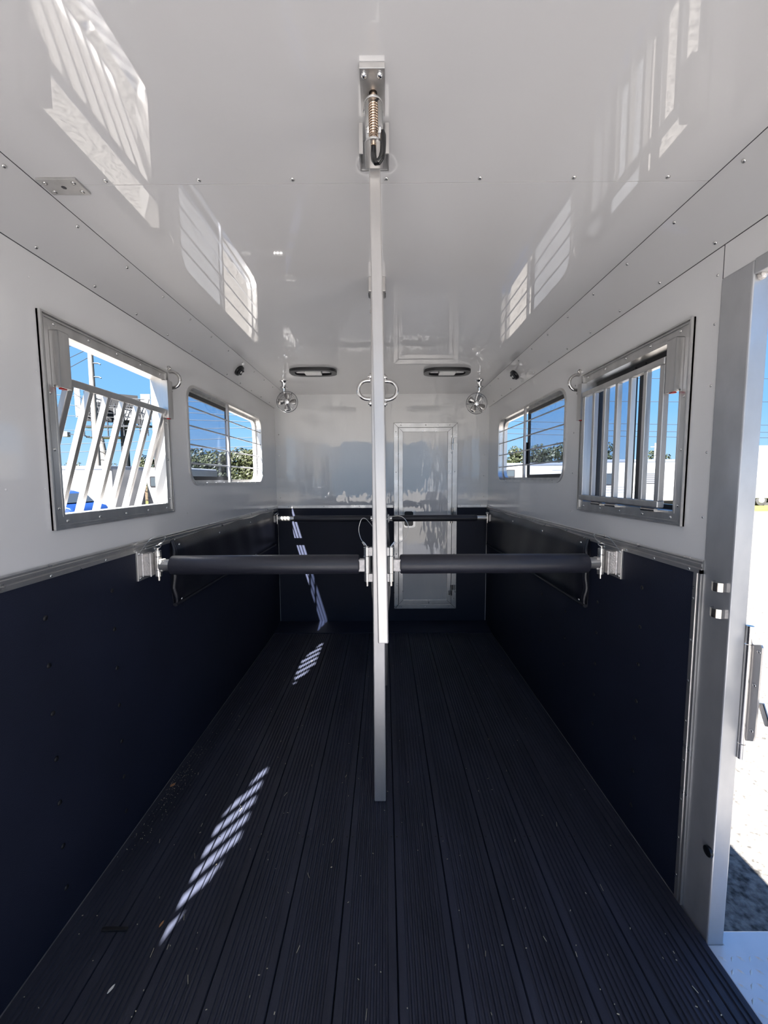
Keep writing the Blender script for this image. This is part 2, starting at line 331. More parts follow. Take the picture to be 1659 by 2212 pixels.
# ------------------------------------------------------------------ drop windows with bar gates
def ring(mb, d, s, w0, w1, xa, xb):
    mb.holed(rect(d['y0'] - w0, d['y1'] + w0, d['z0'] - w0, d['z1'] + w0), [rect(d['y0'] - w1, d['y1'] + w1, d['z0'] - w1, d['z1'] + w1)], 'x', min(s * xa, s * xb), max(s * xa, s * xb))
def drop_window(name, d, s, label, gate_open, boxes=True):
    mb = MB()
    ring(mb, d, s, 0.044, 0.0, W + 0.001, W - 0.006)       # flat flange
    ring(mb, d, s, 0.044, 0.038, W, W - 0.014)             # outer lip
    ring(mb, d, s, 0.033, 0.029, W, W - 0.011)
    ring(mb, d, s, 0.004, -0.003, WO + 0.002, W - 0.007)   # liner through the wall
    win = struct(mb.build(name, 'aluminium', None), label)
    yc = [d['y0'] + (d['y1'] - d['y0']) * t for t in (0.02, 0.26, 0.5, 0.74, 0.98)]
    for yy in yc:
        rivet(win, (s * (W - 0.006), yy, d['z1'] + 0.019), (-s, 0, 0), 0.0055); rivet(win, (s * (W - 0.006), yy, d['z0'] - 0.019), (-s, 0, 0), 0.0055)
    for t in (0.04, 0.36, 0.66, 0.95):
        for yy in (d['y0'] - 0.019, d['y1'] + 0.019):
            if t < 0.7: rivet(win, (s * (W - 0.006), yy, d['z0'] + (d['z1'] - d['z0']) * t), (-s, 0, 0), 0.0055)
    # gate
    gy0 = d['y0'] + 0.040; gy1 = gy0 + 0.560; L = 0.492
    if gate_open: top = Vector((s * 1.003, 0, d['z0'] + 0.432)); dr = Vector((s * 0.30, 0, -0.954)); bot = top + dr * L
    else: bot = Vector((s * 0.992, 0, d['z0'] + 0.024)); top = Vector((s * 0.992, 0, d['z0'] + 0.024 + L))
    ax = (top - bot).normalized(); nr = Vector((0, 1, 0)).cross(ax)
    def P(p, y): return (p.x, y, p.z)
    g = MB().bar(P(top, gy0), P(top, gy1), 0.026, 0.024, tuple(ax)).bar(P(bot, gy0), P(bot, gy1), 0.026, 0.024, tuple(ax)).build('gate_rail', 'aluminium', win, bevel=0.003)
    n = 7
    for k in range(n):
        yy = gy0 + 0.012 + (gy1 - gy0 - 0.024) * k / (n - 1)
        mb = MB().bar(P(bot + ax * 0.012, yy), P(top - ax * 0.012, yy), 0.0235 if k in (0, n - 1) else 0.019, 0.020, (1, 0, 0) if s > 0 else (-1, 0, 0))
        mb.build('gate_bar', 'aluminium', g, bevel=0.002)
    for yy in (d['y0'] + 0.06, d['y0'] + 0.30, d['y1'] - 0.20):     # hinges under the gate
        hz = bot.z - 0.026
        if not gate_open:
            hg = MB().cyl((s * 0.990, yy, hz + 0.004), (s * 0.990, yy + 0.075, hz + 0.004), 0.0075, 12); hg.box(min(s * .99, s * 1.02), max(s * .99, s * 1.02), yy + 0.005, yy + 0.07, hz - 0.003, hz + 0.003)
            hg.build('gate_hinge', 'stainless', win, True)
        else:
            MB().bar((s * (WO + 0.01), yy, bot.z - 0.02), (bot.x, yy, bot.z - 0.008), 0.03, 0.006).build('gate_hinge', 'stainless', win)
    if boxes:
        for yy, ya in ((d['y0'] - 0.010, d['y0'] + 0.034), (d['y1'] - 0.004, d['y1'] + 0.036)):
            zb = d['z0'] + 0.402; zt = d['z1'] - 0.005; x1 = W - 0.006; x0 = W - 0.034
            bx = MB()
            bx.box(min(s * x0, s * (x0 + 0.003)), max(s * x0, s * (x0 + 0.003)), yy, ya, zb, zt)
            bx.box(min(s * x0, s * x1), max(s * x0, s * x1), yy, yy + 0.003, zb, zt).box(min(s * x0, s * x1), max(s * x0, s * x1), ya - 0.003, ya, zb, zt)
            bx.box(min(s * x0, s * x1), max(s * x0, s * x1), yy, ya, zt - 0.003, zt)
            lb = bx.build('latch_box', 'aluminium', win, bevel=0.0012)
            MB().box(min(s * (x0 + .006), s * (x0 + .02)), max(s * (x0 + .006), s * (x0 + .02)), yy + 0.014, ya - 0.014, zb - 0.003, zb + 0.03).build('latch_stop', 'red_rubber', lb)
            MB().cyl((s * (x1 - 0.012), yy - 0.004, zb + 0.004), (s * (x1 - 0.012), ya + 0.004, zb + 0.004), 0.004, 8).build('latch_pin', 'stainless', lb)
    return win
w1 = drop_window('window_1', LW, -1, 'open aluminium framed window with tilted bar gate', True)
w2 = drop_window('window_2', RW, 1, 'aluminium framed sliding window behind an upright bar gate', False)
w5 = drop_window('window_5', BW, -1, 'rear barred window in the left wall', True)
# sliding glass of the right drop window
xo = 1.062
mb = MB(); 
mb.holed(rect(RW['y0'] - 0.0, RW['y1'] + 0.0, RW['z0'], RW['z1']), [rect(RW['y0'] + 0.022, RW['y1'] - 0.03, RW['z0'] + 0.020, RW['z1'] - 0.022)], 'x', xo - 0.004, xo + 0.016)
mb.build('sash_frame', 'black_frame', w2)
s1 = MB().box(xo - 0.010, xo + 0.004, 1.655, 1.690, RW['z0'] + 0.012, RW['z1'] - 0.012).build('stile', 'black_frame', w2)
s2 = MB().box(xo - 0.010, xo + 0.004, 1.592, 1.622, RW['z0'] + 0.012, RW['z1'] - 0.012).build('stile', 'black_frame', w2)
MB().box(xo - 0.02, xo - 0.004, 1.572, 1.592, 1.74, 1.79).build('sash_latch', 'black_frame', s2)
MB().box(xo + 0.002, xo + 0.005, 1.672, 1.93, RW['z0'] + 0.01, RW['z1'] - 0.01).build('pane', 'glass_tint', w2)

def slider_window(name, d, s, label, split, near_dark=True):
    r = 0.085; mb = MB()
    outer = rrect(d['y0'] - 0.012, d['y1'] + 0.012, d['z0'] - 0.012, d['z1'] + 0.012, r + 0.012)
    inn = rrect(d['y0'] + 0.003, d['y1'] - 0.003, d['z0'] + 0.003, d['z1'] - 0.003, r - 0.003)
    mb.holed(outer, [inn], 'x', min(s * (W - 0.006), s * (W + 0.002)), max(s * (W - 0.006), s * (W + 0.002)))
    mb.holed(rrect(d['y0'], d['y1'], d['z0'], d['z1'], r), [inn], 'x', min(s * W, s * (WO + 0.01)), max(s * W, s * (WO + 0.01)))
    win = struct(mb.build(name, 'aluminium_trim', None, True), label)
    # outer glass frame
    xa, xb = s * 1.052, s * 1.078; x0, x1 = min(xa, xb), max(xa, xb)
    in2 = rrect(d['y0'] + 0.024, d['y1'] - 0.024, d['z0'] + 0.022, d['z1'] - 0.022, r - 0.02)
    MB().holed(inn, [in2], 'x', x0, x1).build('sash_frame', 'aluminium', win, True)
    # sliding near sash in black
    sy0, sy1, sz0, sz1 = d['y0'] + 0.015, split, d['z0'] + 0.018, d['z1'] - 0.018
    bl = MB().holed(rrect(sy0, sy1, sz0, sz1, 0.02), [rect(sy0 + 0.03, sy1 - 0.028, sz0 + 0.022, sz1 - 0.024)], 'x', min(s * 1.046, s * 1.058), max(s * 1.046, s * 1.058)).build('sliding_sash', 'black_frame', win)
    MB().box(min(s * 1.050, s * 1.053), max(s * 1.050, s * 1.053), sy0 + 0.02, sy1 - 0.02, sz0 + 0.01, sz1 - 0.01).build('pane', 'glass_tint', bl)
    if s > 0:
        hd = MB().box(s * 1.030, s * 1.048, split - 0.004, split + 0.018, 1.52, 1.68); hd.build('sash_handle', 'black_frame', bl, bevel=0.004)
    # horse guard bars on the inside
    for zz in [d['z0'] + 0.110 + 0.1005 * k for k in range(4)]:
        MB().cyl((s * 1.020, d['y0'] - 0.002, zz), (s * 1.020, d['y1'] + 0.002, zz), 0.0045, 8).build('guard_bar', 'aluminium_jamb', win, True)
    ym = split - 0.075 if s < 0 else split - 0.02
    MB().box(min(s * 1.012, s * 1.026), max(s * 1.012, s * 1.026), ym - 0.011, ym + 0.011, d['z0'], d['z1']).build('guard_upright', 'aluminium_post', win, bevel=0.001)
    for k in range(9):
        yy = d['y0'] + 0.12 + (d['y1'] - d['y0'] - 0.24) * k / 8
        for zz, nz in ((d['z1'] - 0.003, -1), (d['z0'] + 0.003, 1)): rivet(win, (s * 1.035, yy, zz), (0, 0, nz), 0.004, 'aluminium')
    return win
w3 = slider_window('window_3', FL, -1, 'rounded sliding window with guard bars facing the trees', 2.735)
w4 = slider_window('window_4', FR, 1, 'rounded sliding window with guard bars facing the trailers', 2.845)

# ------------------------------------------------------------------ bulkhead door
yb = D - 0.001
d1 = struct(MB().holed(rect(0.112, 0.717, 0.156, 1.951), [rect(0.154, 0.668, 0.199, 1.909)], 'y', D - 0.012, D + 0.001).build('door_1', 'aluminium_trim', None, bevel=0.002), 'narrow white bulkhead door in an aluminium frame')
MB().holed(rect(0.157, 0.665, 0.202, 1.906), [rect(0.198, 0.624, 0.245, 1.867)], 'y', D - 0.018, D - 0.002).build('leaf_frame', 'aluminium_trim', d1, bevel=0.002)
MB().box(0.196, 0.626, D - 0.010, D - 0.004, 0.243, 1.869).build('leaf_panel', 'white_back', d1)
for (xa, za), (xb, zb) in (((0.112, 1.951), (0.198, 1.867)), ((0.717, 1.951), (0.624, 1.867)), ((0.112, 0.156), (0.198, 0.245)), ((0.717, 0.156), (0.624, 0.245))):
    MB().bar((xa, D - 0.0125, za), (xb, D - 0.0185, zb), 0.0025, 0.004, (0, 1, 0)).build('mitre_joint', 'dark_recess', d1)
for xx in (0.133, 0.692):
    for zz in (0.26, 0.7, 1.1, 1.49, 1.87): rivet(d1, (xx, D - 0.012, zz), (0, -1, 0), 0.006)
for xx in (0.18, 0.415, 0.64):
    for zz in (0.178, 1.93): rivet(d1, (xx, D - 0.012, zz), (0, -1, 0), 0.006)
for za, zb in ((1.698, 1.806), (1.0, 1.149), (0.292, 0.398)):
    zm = (za + zb) / 2
    h = MB().cyl((0.668, D - 0.026, zm + 0.002), (0.668, D - 0.026, zb), 0.011, 12).box(0.676, 0.708, D - 0.020, D - 0.011, zm + 0.004, zb - 0.003).build('hinge', 'stainless', d1, True)
    MB().cyl((0.664, D - 0.026, za), (0.664, D - 0.026, zm - 0.002), 0.011, 12).box(0.638, 0.66, D - 0.024, D - 0.017, za + 0.003, zm - 0.006).build('hinge_barrel', 'stainless', h, True)
lt = MB().prism(rrect(0.205, 0.318, 0.955, 1.145, 0.03), 'y', D - 0.016, D - 0.009).build('latch_plate', 'aluminium_trim', d1, True)
MB().prism(rrect(0.212, 0.296, 0.975, 1.115, 0.018), 'y', D - 0.030, D - 0.015).build('latch_paddle', 'black_plastic', lt, True)

# ------------------------------------------------------------------ side door jamb
mb = MB().box(W - 0.004, 1.062, 1.100, 1.203, -0.034, 2.0)
d2 = struct(mb.build('door_2', 'aluminium_jamb', None, bevel=0.004), 'wide aluminium jamb of the open side door')
MB().box(W - 0.003, 1.055, 0.62, 1.100, 1.962, 2.003).build('header', 'aluminium_jamb', d2, bevel=0.003)
MB().lathe([(0.010, 0), (0.012, 0.004), (0.009, 0.012), (0.003, 0.014)], (1.030, 1.100, 1.958), (0, -1, 0), 8).build('corner_weld', 'weld_metal', d2, True)
MB().box(W - 0.003, 1.055, 0.52, 0.62, -0.02, 2.0).build('far_jamb', 'aluminium_jamb', d2, bevel=0.004)
for zz in (1.105, 1.027):
    lp = MB(); pts = [(1.012, 1.118, zz), (1.000, 1.116, zz), (0.990, 1.122, zz), (0.988, 1.134, zz), (0.994, 1.146, zz), (1.006, 1.152, zz)]
    for a, b in zip(pts[:-1], pts[1:]): lp.bar(a, b, 0.004, 0.026)
    lp.build('pin_loop', 'stainless', d2)
MB().lathe([(0.014, 0), (0.016, 0.003), (0.015, 0.009), (0.006, 0.011)], (1.011, 1.112, 0.287), (-1, 0, 0), 16).build('rubber_bumper', 'black_plastic', d2, True)
# door hinge fixed to the outside of the jamb
hg = MB().cyl((1.068, 1.096, 0.60), (1.068, 1.096, 0.645), 0.0095, 14).cyl((1.068, 1.096, 0.948), (1.068, 1.096, 1.0), 0.0095, 14).build('hinge', 'stainless', d2, True)
MB().cyl((1.068, 1.096, 0.648), (1.068, 1.096, 0.945), 0.0095, 14).build('hinge_barrel', 'stainless', hg, True)
MB().prism([(1.096, 0.655), (1.066, 0.672), (1.062, 0.69), (1.060, 0.95), (1.064, 0.957), (1.096, 0.945)], 'x', 1.071, 1.076).build('hinge_leaf', 'aluminium_post', hg)
for yy, zz in ((1.068, 0.935), (1.074, 0.835), (1.072, 0.70)): rivet(hg, (1.071, yy, zz), (-1, 0, 0), 0.006, 'stainless')
MB().bar((1.082, 1.062, 0.79), (1.082, 1.036, 0.735), 0.020, 0.006, (1, 0, 0)).build('catch_lever', 'stainless', hg, bevel=0.003)
# tread plate step outside the doorway
tp = thing('tread_step', 'diamond tread aluminium step outside the side door opening', 'step', (1.2, 0.5, -0.03))
MB().prism([(1.012, -0.3), (1.40, -0.3), (1.40, 1.06), (1.37, 1.115), (1.30, 1.137), (1.062, 1.137), (1.062, 1.100), (1.012, 1.100)], 'z', -0.032, -0.012).build('plate', 'tread_alu', tp, bevel=0.003)
mb = MB()
for i in range(14):
    for j in range(44):
        cx = 1.03 + 0.027 * i; cy = -0.28 + 0.032 * j
        if cy > 1.09 or cx > 1.38: continue
        a = 0.75 if (i + j) % 2 else -0.75
        ux, uy = math.cos(a), math.sin(a); L2 = 0.013; w2_ = 0.0036
        mb.add([(cx - ux * L2, cy - uy * L2, -0.0122), (cx + uy * w2_, cy - ux * w2_, -0.0122), (cx + ux * L2, cy + uy * L2, -0.0122), (cx - uy * w2_, cy + ux * w2_, -0.0122), (cx, cy, -0.0080)],
               [(0, 1, 4), (1, 2, 4), (2, 3, 4), (3, 0, 4)])
tr = mb.build('tread_pattern', 'tread_alu', tp); tr['kind'] = 'stuff'
mb = MB().box(1.03, 1.07, -0.3, 1.09, -0.16, -0.032).box(1.36, 1.40, -0.3, 1.05, G, -0.032); mb.build('step_support', 'aluminium_jamb', tp)

# added ramp, unseen behind the camera, bounces sunlight onto the ceiling
rm_ = thing('bounce_ramp', 'added unseen pale ramp bouncing sunlight in at the open rear end', 'ramp', (0, -2.1, G))
MB().bar((0, Y0 - 0.01, -0.06), (0, -3.05, G + 0.03), 1.98, 0.045).build('deck', 'bounce_pale', rm_)
for sx in (-0.97, 0.97): MB().bar((sx, Y0 - 0.01, -0.03), (sx, -3.05, G + 0.06), 0.04, 0.05).build('edge_rail', 'aluminium', rm_)
# ------------------------------------------------------------------ posts
rp_ = thing('centre_post', 'square aluminium centre post standing on the ribbed floor', 'post', (0, 1.655, 0))
MB().box(-0.028, 0.0235, 1.630, 1.681, 0.0, 2.205).build('tube', 'aluminium_post', rp_, bevel=0.004)
tb = MB().box(-0.036, 0.032, 1.624, 1.690, 2.165, H).build('top_socket', 'aluminium_post', rp_, bevel=0.002)
MB().box(-0.0365, -0.034, 1.640, 1.670, 2.16, 2.20).build('socket_slot', 'dark_recess', tb); MB().box(0.030, 0.0325, 1.640, 1.670, 2.16, 2.20).build('socket_slot', 'dark_recess', tb)
rivet(rp_, (-0.028, 1.655, 2.10), (-1, 0, 0), 0.008)
lp_ = thing('latch_post', 'slim aluminium hanging post with spring latch under the ceiling', 'post', (0.012, 0.97, 1.014))
tpz = ((0.006, 2.19), (0.0195, 1.014))
mb = MB(); vs = []
for x, z in ((0.0052, 2.19), (0.0195, 1.014)):
    for i, j in ((-1, 0), (1, 0), (1, 1), (-1, 1)): vs.append((x + i * 0.01325, 0.95 + j * 0.04, z))
mb.add(vs, [(0, 1, 2, 3), (7, 6, 5, 4), (0, 4, 5, 1), (1, 5, 6, 2), (2, 6, 7, 3), (3, 7, 4, 0)])
mb.build('tube', 'aluminium_post', lp_, bevel=0.003)
MB().bar((0.011, 0.985, 1.95), (-0.002, 1.629, 1.95), 0.014, 0.03).build('rail', 'aluminium_post', lp_)
MB().bar((0.015, 0.985, 1.25), (-0.002, 1.629, 1.25), 0.014, 0.03).build('rail', 'aluminium_post', lp_)
# C channel at the top
chp = [(-0.0285, 0.945), (-0.0285, 0.996), (0.0385, 0.996), (0.0385, 0.945), (0.0300, 0.945), (0.0300, 0.948), (0.0355, 0.948), (0.0355, 0.992), (-0.0255, 0.992), (-0.0255, 0.948), (-0.0200, 0.948), (-0.0200, 0.945)]
chn = MB().prism(chp, 'z', 2.150, 2.2145).build('channel', 'aluminium', lp_)
MB().box(-0.0265, 0.0365, 0.9915, 0.9925, 2.1505, 2.2135).build('channel_inside', 'aluminium_jamb', chn)
MB().box(-0.0135, 0.0245, 0.934, 0.950, 2.125, 2.2085).build('latch_back', 'aluminium_jamb', lp_, bevel=0.002)
def half_disc(z0, z1):
    pts = [(0.0055 + 0.019, 0.936), (0.0055 + 0.019, 0.878)] + [(0.0055 + 0.019 * math.cos(a), 0.878 - 0.021 * math.sin(a)) for a in [PI * k / 10 for k in range(1, 10)]] + [(0.0055 - 0.019, 0.878), (0.0055 - 0.019, 0.936)]
    return MB().prism(pts, 'z', z0, z1)
half_disc(2.190, 2.1945).build('latch_ear', 'zinc', lp_, bevel=0.001)
half_disc(2.112, 2.1165).build('latch_ear', 'aluminium', lp_, bevel=0.001)
pin = MB().cyl((0.0055, 0.873, 2.108), (0.0055, 0.873, 2.222), 0.0058, 14).build('pin', 'brass_spring', lp_, True)
spts = []
for k in range(14 * 12 + 1):
    a = 2 * PI * k / 12; spts.append((0.0055 + 0.0088 * math.cos(a), 0.873 + 0.0088 * math.sin(a), 2.1175 + 0.070 * k / (14 * 12)))
MB().tube(spts, 0.0014, 6).build('spring', 'brass_spring', lp_, True)
MB().tube([(0.0055, 0.873, 2.188), (0.010, 0.867, 2.1885), (0.017, 0.861, 2.189)], 0.0015, 6).build('cotter', 'black_plastic', lp_, True)
hp = [(0.0055, 0.873, 2.106)] + [(0.0055, 0.870, 2.09), (0.0065, 0.866, 2.078), (0.0105, 0.862, 2.070), (0.016, 0.860, 2.069), (0.0215, 0.859, 2.075), (0.0245, 0.860, 2.088), (0.0255, 0.862, 2.105), (0.0255, 0.864, 2.122), (0.0245, 0.866, 2.132)]
MB().tube(hp, [0.0055] + [0.0062] * 8 + [0.004], 12).build('hook_handle', 'black_grip', lp_, True)
for xx in (-0.0065, 0.0175): rivet(lp_, (xx, 0.934, 2.188), (0, -1, 0), 0.0065, 'chrome')
# ceiling strike plates
sp1 = thing('strike_plate', 'bolted aluminium strike plate above the spring latch', 'plate', (0.004, 0.87, H))
MB().holed(rect(-0.0205, 0.0295, 0.823, 0.925), [[(0.0055 + 0.0085 * math.cos(2 * PI * k / 16), 0.873 + 0.0085 * math.sin(2 * PI * k / 16)) for k in range(16)]], 'z', H - 0.012, H - 0.0005).build('plate', 'aluminium', sp1, bevel=0.001)
for xx in (-0.0115, 0.0195): 
    for yy in (0.835, 0.912): rivet(sp1, (xx, yy, H - 0.012), (0, 0, -1), 0.0065, 'chrome', 'bolt', 0.9)
sp2 = thing('strike_plate', 'small spare plate with five holes beside the cove near the tilted bar gate window', 'plate', (-0.84, 1.134, H))
MB().box(-0.893, -0.787, 1.105, 1.163, H - 0.006, H - 0.0003).build('plate', 'aluminium', sp2, bevel=0.001)
for xx in (-0.878, -0.802):
    for yy in (1.118, 1.150): rivet(sp2, (xx, yy, H - 0.006), (0, 0, -1), 0.0065, 'stainless', 'bolt')
rivet(sp2, (-0.84, 1.134, H - 0.006), (0, 0, -1), 0.0065, 'dark_recess', 'bolt_hole', 0.1)
# padded divider behind the centre post
dv = thing('stall_divider', 'black padded stall divider behind the centre post', 'divider', (0.008, 2.6, 0.45))
prf = [(-0.026, 0.47), (0.026, 0.47), (0.030, 0.80), (0.042, 0.90), (0.046, 1.00), (0.042, 1.12), (0.030, 1.20), (0.014, 1.236), (-0.014, 1.236), (-0.030, 1.20), (-0.042, 1.12), (-0.046, 1.00), (-0.042, 0.90), (-0.030, 0.80)]
MB().prism([(x + 0.006, z) for x, z in prf], 'y', 1.75, 3.45).build('pad', 'vinyl', dv, True)
for zz in (0.6, 1.08): MB().box(-0.012, 0.020, 1.682, 1.76, zz, zz + 0.04).build('mount', 'aluminium', dv)

# ------------------------------------------------------------------ tie rings
def tie_ring(base, nrm, label):
    b = Vector(base); n = Vector(nrm); t = thing('tie_ring', label, 'tie ring', base)
    u = Vector((0, 0, 1)); r = 0.0375; pts = [b + u * r + n * 0.004, b + u * r + n * 0.016]
    for k in range(1, 12):
        a = PI / 2 - PI * k / 12; pts.append(b + n * (0.016 + r * math.cos(a)) + u * (r * math.sin(a)))
    pts += [b - u * r + n * 0.016, b - u * r + n * 0.004]
    MB().tube(pts, 0.0078, 10).build('ring', 'stainless', t, True)
    for s in (1, -1):
        e = MB().lathe([(0.013, 0), (0.013, 0.006), (0.006, 0.009)], b + u * (s * (r + 0.016)), nrm, 12).build('foot', 'stainless', t, True)
        MB().bar(b + u * (s * (r - 0.002)) + n * 0.006, b + u * (s * (r + 0.018)) + n * 0.003, 0.014, 0.007, tuple(n)).build('foot_web', 'stainless', e)
        rivet(t, b + u * (s * (r + 0.016)) + n * 0.008, nrm, 0.007, 'stainless', 'bolt', 0.9)
tie_ring((-0.0285, 1.655, 1.790), (-1, 0, 0), 'steel tie ring on the centre post facing the window with tilted gate')
tie_ring((0.0240, 1.655, 1.787), (1, 0, 0), 'steel tie ring on the centre post facing the bulkhead door side')
tie_ring((-1.0150, 1.945, 1.906), (1, 0, 0), 'steel tie ring on white wall beside the tilted bar gate window')
tie_ring((1.0150, 2.040, 1.905), (-1, 0, 0), 'steel tie ring on white wall beside the upright bar gate window')

# ------------------------------------------------------------------ stall bars
def lanyard(parent, pts, r=0.0013):
    P = [Vector(p) for p in pts]; out = []
    for i in range(len(P) - 1):
        p0 = P[max(i - 1, 0)]; p1 = P[i]; p2 = P[i + 1]; p3 = P[min(i + 2, len(P) - 1)]
        for k in range(6):
            t = k / 6; out.append(0.5 * ((2 * p1) + (p2 - p0) * t + (2 * p0 - 5 * p1 + 4 * p2 - p3) * t * t + (3 * p1 - p0 - 3 * p2 + p3) * t ** 3))
    out.append(P[-1])
    return MB().tube(out, r, 6).build('lanyard', 'cable', parent, True)
def stall_bar(s, y, z, r, rt, xp0, xp1, xw, label):
    """s side, pad from |x| xp0 (post end) to xp1 (wall end), tube out to xw."""
    b = thing('stall_bar', label, 'bar', (s * 0.5, y, z))
    prof = [(r * 0.80, 0), (r * 0.96, 0.004), (r, 0.012), (r, (xp1 - xp0) * 0.5), (r, xp1 - xp0 - 0.012), (r * 0.96, xp1 - xp0 - 0.004), (r * 0.80, xp1 - xp0)]
    MB().lathe(prof, (s * xp0, y, z), (s, 0, 0), 28).build('pad', 'foam_pad', b, True)
    MB().cyl((s * (xp0 - 0.018), y, z), (s * xw, y, z), rt, 20).build('tube', 'zinc', b, True)
    return b
def wall_bracket(s, y, z, label, big=True):
    k = 1.0 if big else 0.62
    b = thing('bar_bracket', label, 'bracket', (s * W, y, z))
    xw = W - 0.006
    pl = MB().box(min(s * xw, s * (xw - 0.008)), max(s * xw, s * (xw - 0.008)), y - 0.070 * k, y + 0.070 * k, z - 0.062 * k, z + 0.064 * k).build('plate', 'aluminium_trim', b, bevel=0.001)
    for dy in (-0.058, 0.058):
        for dz in (-0.05, 0.052): rivet(b, (s * (xw - 0.008), y + dy * k, z + dz * k), (-s, 0, 0), 0.006, 'zinc', 'bolt', 0.9)
    xi = xw - 0.008; xe = xw - 0.040
    MB().box(min(s * xi, s * xe), max(s * xi, s * xe), y - 0.034 * k, y + 0.010 * k, z - 0.048 * k, z + 0.048 * k).build('block', 'weld_metal', b, bevel=0.003)
    wl_ = MB().tube([(s * xi, y - 0.036 * k, z - 0.05 * k + 0.1 * k * i / 9) for i in range(10)], [0.004 + 0.0012 * (i % 2) for i in range(10)], 6)
    wl_.tube([(s * xe, y - 0.034 * k, z - 0.05 * k + 0.1 * k * i / 9) for i in range(10)], [0.0035 + 0.001 * (i % 2) for i in range(10)], 6).build('weld_bead', 'weld_metal', b, True)
    xb = xe - 0.0138
    for za, zb in ((0.032, 0.056), (-0.056, -0.030)):
        MB().cyl((s * xb, y, z + za * k), (s * xb, y, z + zb * k), 0.0125 * k + 0.001, 14).build('barrel', 'zinc', b, True)
    p = MB().cyl((s * xb, y, z - 0.075 * k), (s * xb, y, z + 0.068 * k), 0.0072, 12).build('pin', 'stainless', b, True)
    rg = MB().tube([(s * xb + 0.013 * math.cos(a), y + 0.010 * math.sin(a), z + 0.072 * k + 0.006 * math.sin(a)) for a in [2 * PI * i / 14 for i in range(14)]], 0.0022, 6, True).build('pull_ring', 'stainless', p, True)
    if big:
        lanyard(b, [(s * xb, y + 0.01, z + 0.078), (s * (xb + 0.006), y + 0.05, z + 0.083), (s * (xb + 0.020), y + 0.10, z + 0.100), (s * (xb + 0.026), y + 0.07, z + 0.112), (s * (xb + 0.030), y, z + 0.104), (s * (xw - 0.012), y - 0.055, z + 0.060)])
        MB().cyl((s * xb, y + 0.012, z + 0.078), (s * (xb + 0.004), y + 0.034, z + 0.081), 0.004, 8).build('ferrule', 'cable', b, True)
    return xb
def bar_end(b, s, x, y, z, hz, rr, ri):
    c = lambda r: [(s * x + r * math.cos(2 * PI * k / 20), y + r * math.sin(2 * PI * k / 20)) for k in range(20)]
    MB().holed(c(rr), [c(ri)], 'z', z - hz, z + hz).build('hinge_sleeve', 'zinc', b, True)
def post_clamp(s, x, y, z, label, k=1.0):
    b = thing('post_clamp', label, 'bracket', (s * x, y, z))
    sx = 0.026
    for za, zb in ((0.040, 0.075), (-0.072, -0.038)):
        MB().cyl((s * x, y, z + za * k), (s * x, y, z + zb * k), 0.0145 * k, 14).build('barrel', 'zinc', b, True)
        MB().box(min(s * sx, s * (x - 0.004)), max(s * sx, s * (x - 0.004)), y - 0.012 * k, y + 0.012 * k, z + za * k, z + zb * k).build('web', 'weld_metal', b)
    MB().cyl((s * x, y, z - 0.092 * k), (s * x, y, z + 0.078 * k), 0.0085 * k, 12).build('pin', 'stainless', b, True)
    return b
by, bz = 1.675, 1.058
for s, lab in ((-1, 'tilted bar gate window'), (1, 'upright bar gate window')):
    bl = stall_bar(s, by, bz, 0.0415, 0.0255, 0.084 if s < 0 else 0.088, 0.898, 0.944, 'thick black padded stall bar from post to wall below the ' + lab)
    xb = wall_bracket(s, by, bz + 0.008, 'welded aluminium wall bracket of the thick padded bar below the ' + lab)
    bar_end(bl, s, xb, by, bz + 0.008, 0.028, 0.0135, 0.0076)
    MB().bar((s * (xb - 0.0090), by, bz), (s * 0.93, by, bz), 0.036, 0.052).build('end_block', 'weld_metal', bl, bevel=0.004)
    xc = 0.052 if s < 0 else 0.050
    c = post_clamp(s, xc, by - 0.018, bz + 0.002, 'pinned post clamp holding the thick bar below the ' + lab)
    bar_end(bl, s, xc, by - 0.018, bz + 0.002, 0.036, 0.0155, 0.0090)
    MB().box(min(s * (xc + 0.0100), s * 0.098), max(s * (xc + 0.0100), s * 0.098), by - 0.030, by - 0.004, bz - 0.027, bz + 0.026).build('end_block', 'weld_metal', bl, bevel=0.003)
    MB().tube([(s * xc, by - 0.018, bz + 0.078), (s * (xc + 0.006), by - 0.018, bz + 0.088), (s * (xc + 0.016), by - 0.018, bz + 0.100), (s * (xc + 0.020), by - 0.018, bz + 0.098), (s * (xc + 0.012), by - 0.018, bz + 0.084)], 0.003, 8).build('pull_ring', 'stainless', c, True)
    if s < 0: lanyard(c, [(-0.058, by - 0.02, bz + 0.085), (-0.078, by - 0.02, bz + 0.115), (-0.086, by - 0.02, bz + 0.155), (-0.075, by - 0.02, bz + 0.195), (-0.058, by - 0.02, bz + 0.200), (-0.040, by - 0.01, bz + 0.180), (-0.029, by - 0.01, bz + 0.165)])
    else: lanyard(c, [(0.070, by - 0.02, bz + 0.092), (0.100, by - 0.02, bz + 0.105), (0.122, by - 0.02, bz + 0.140), (0.122, by - 0.02, bz + 0.175), (0.100, by - 0.02, bz + 0.205), (0.070, by - 0.02, bz + 0.210), (0.040, by - 0.01, bz + 0.200), (0.024, by - 0.005, bz + 0.185)])
by, bz = 3.56, 1.068
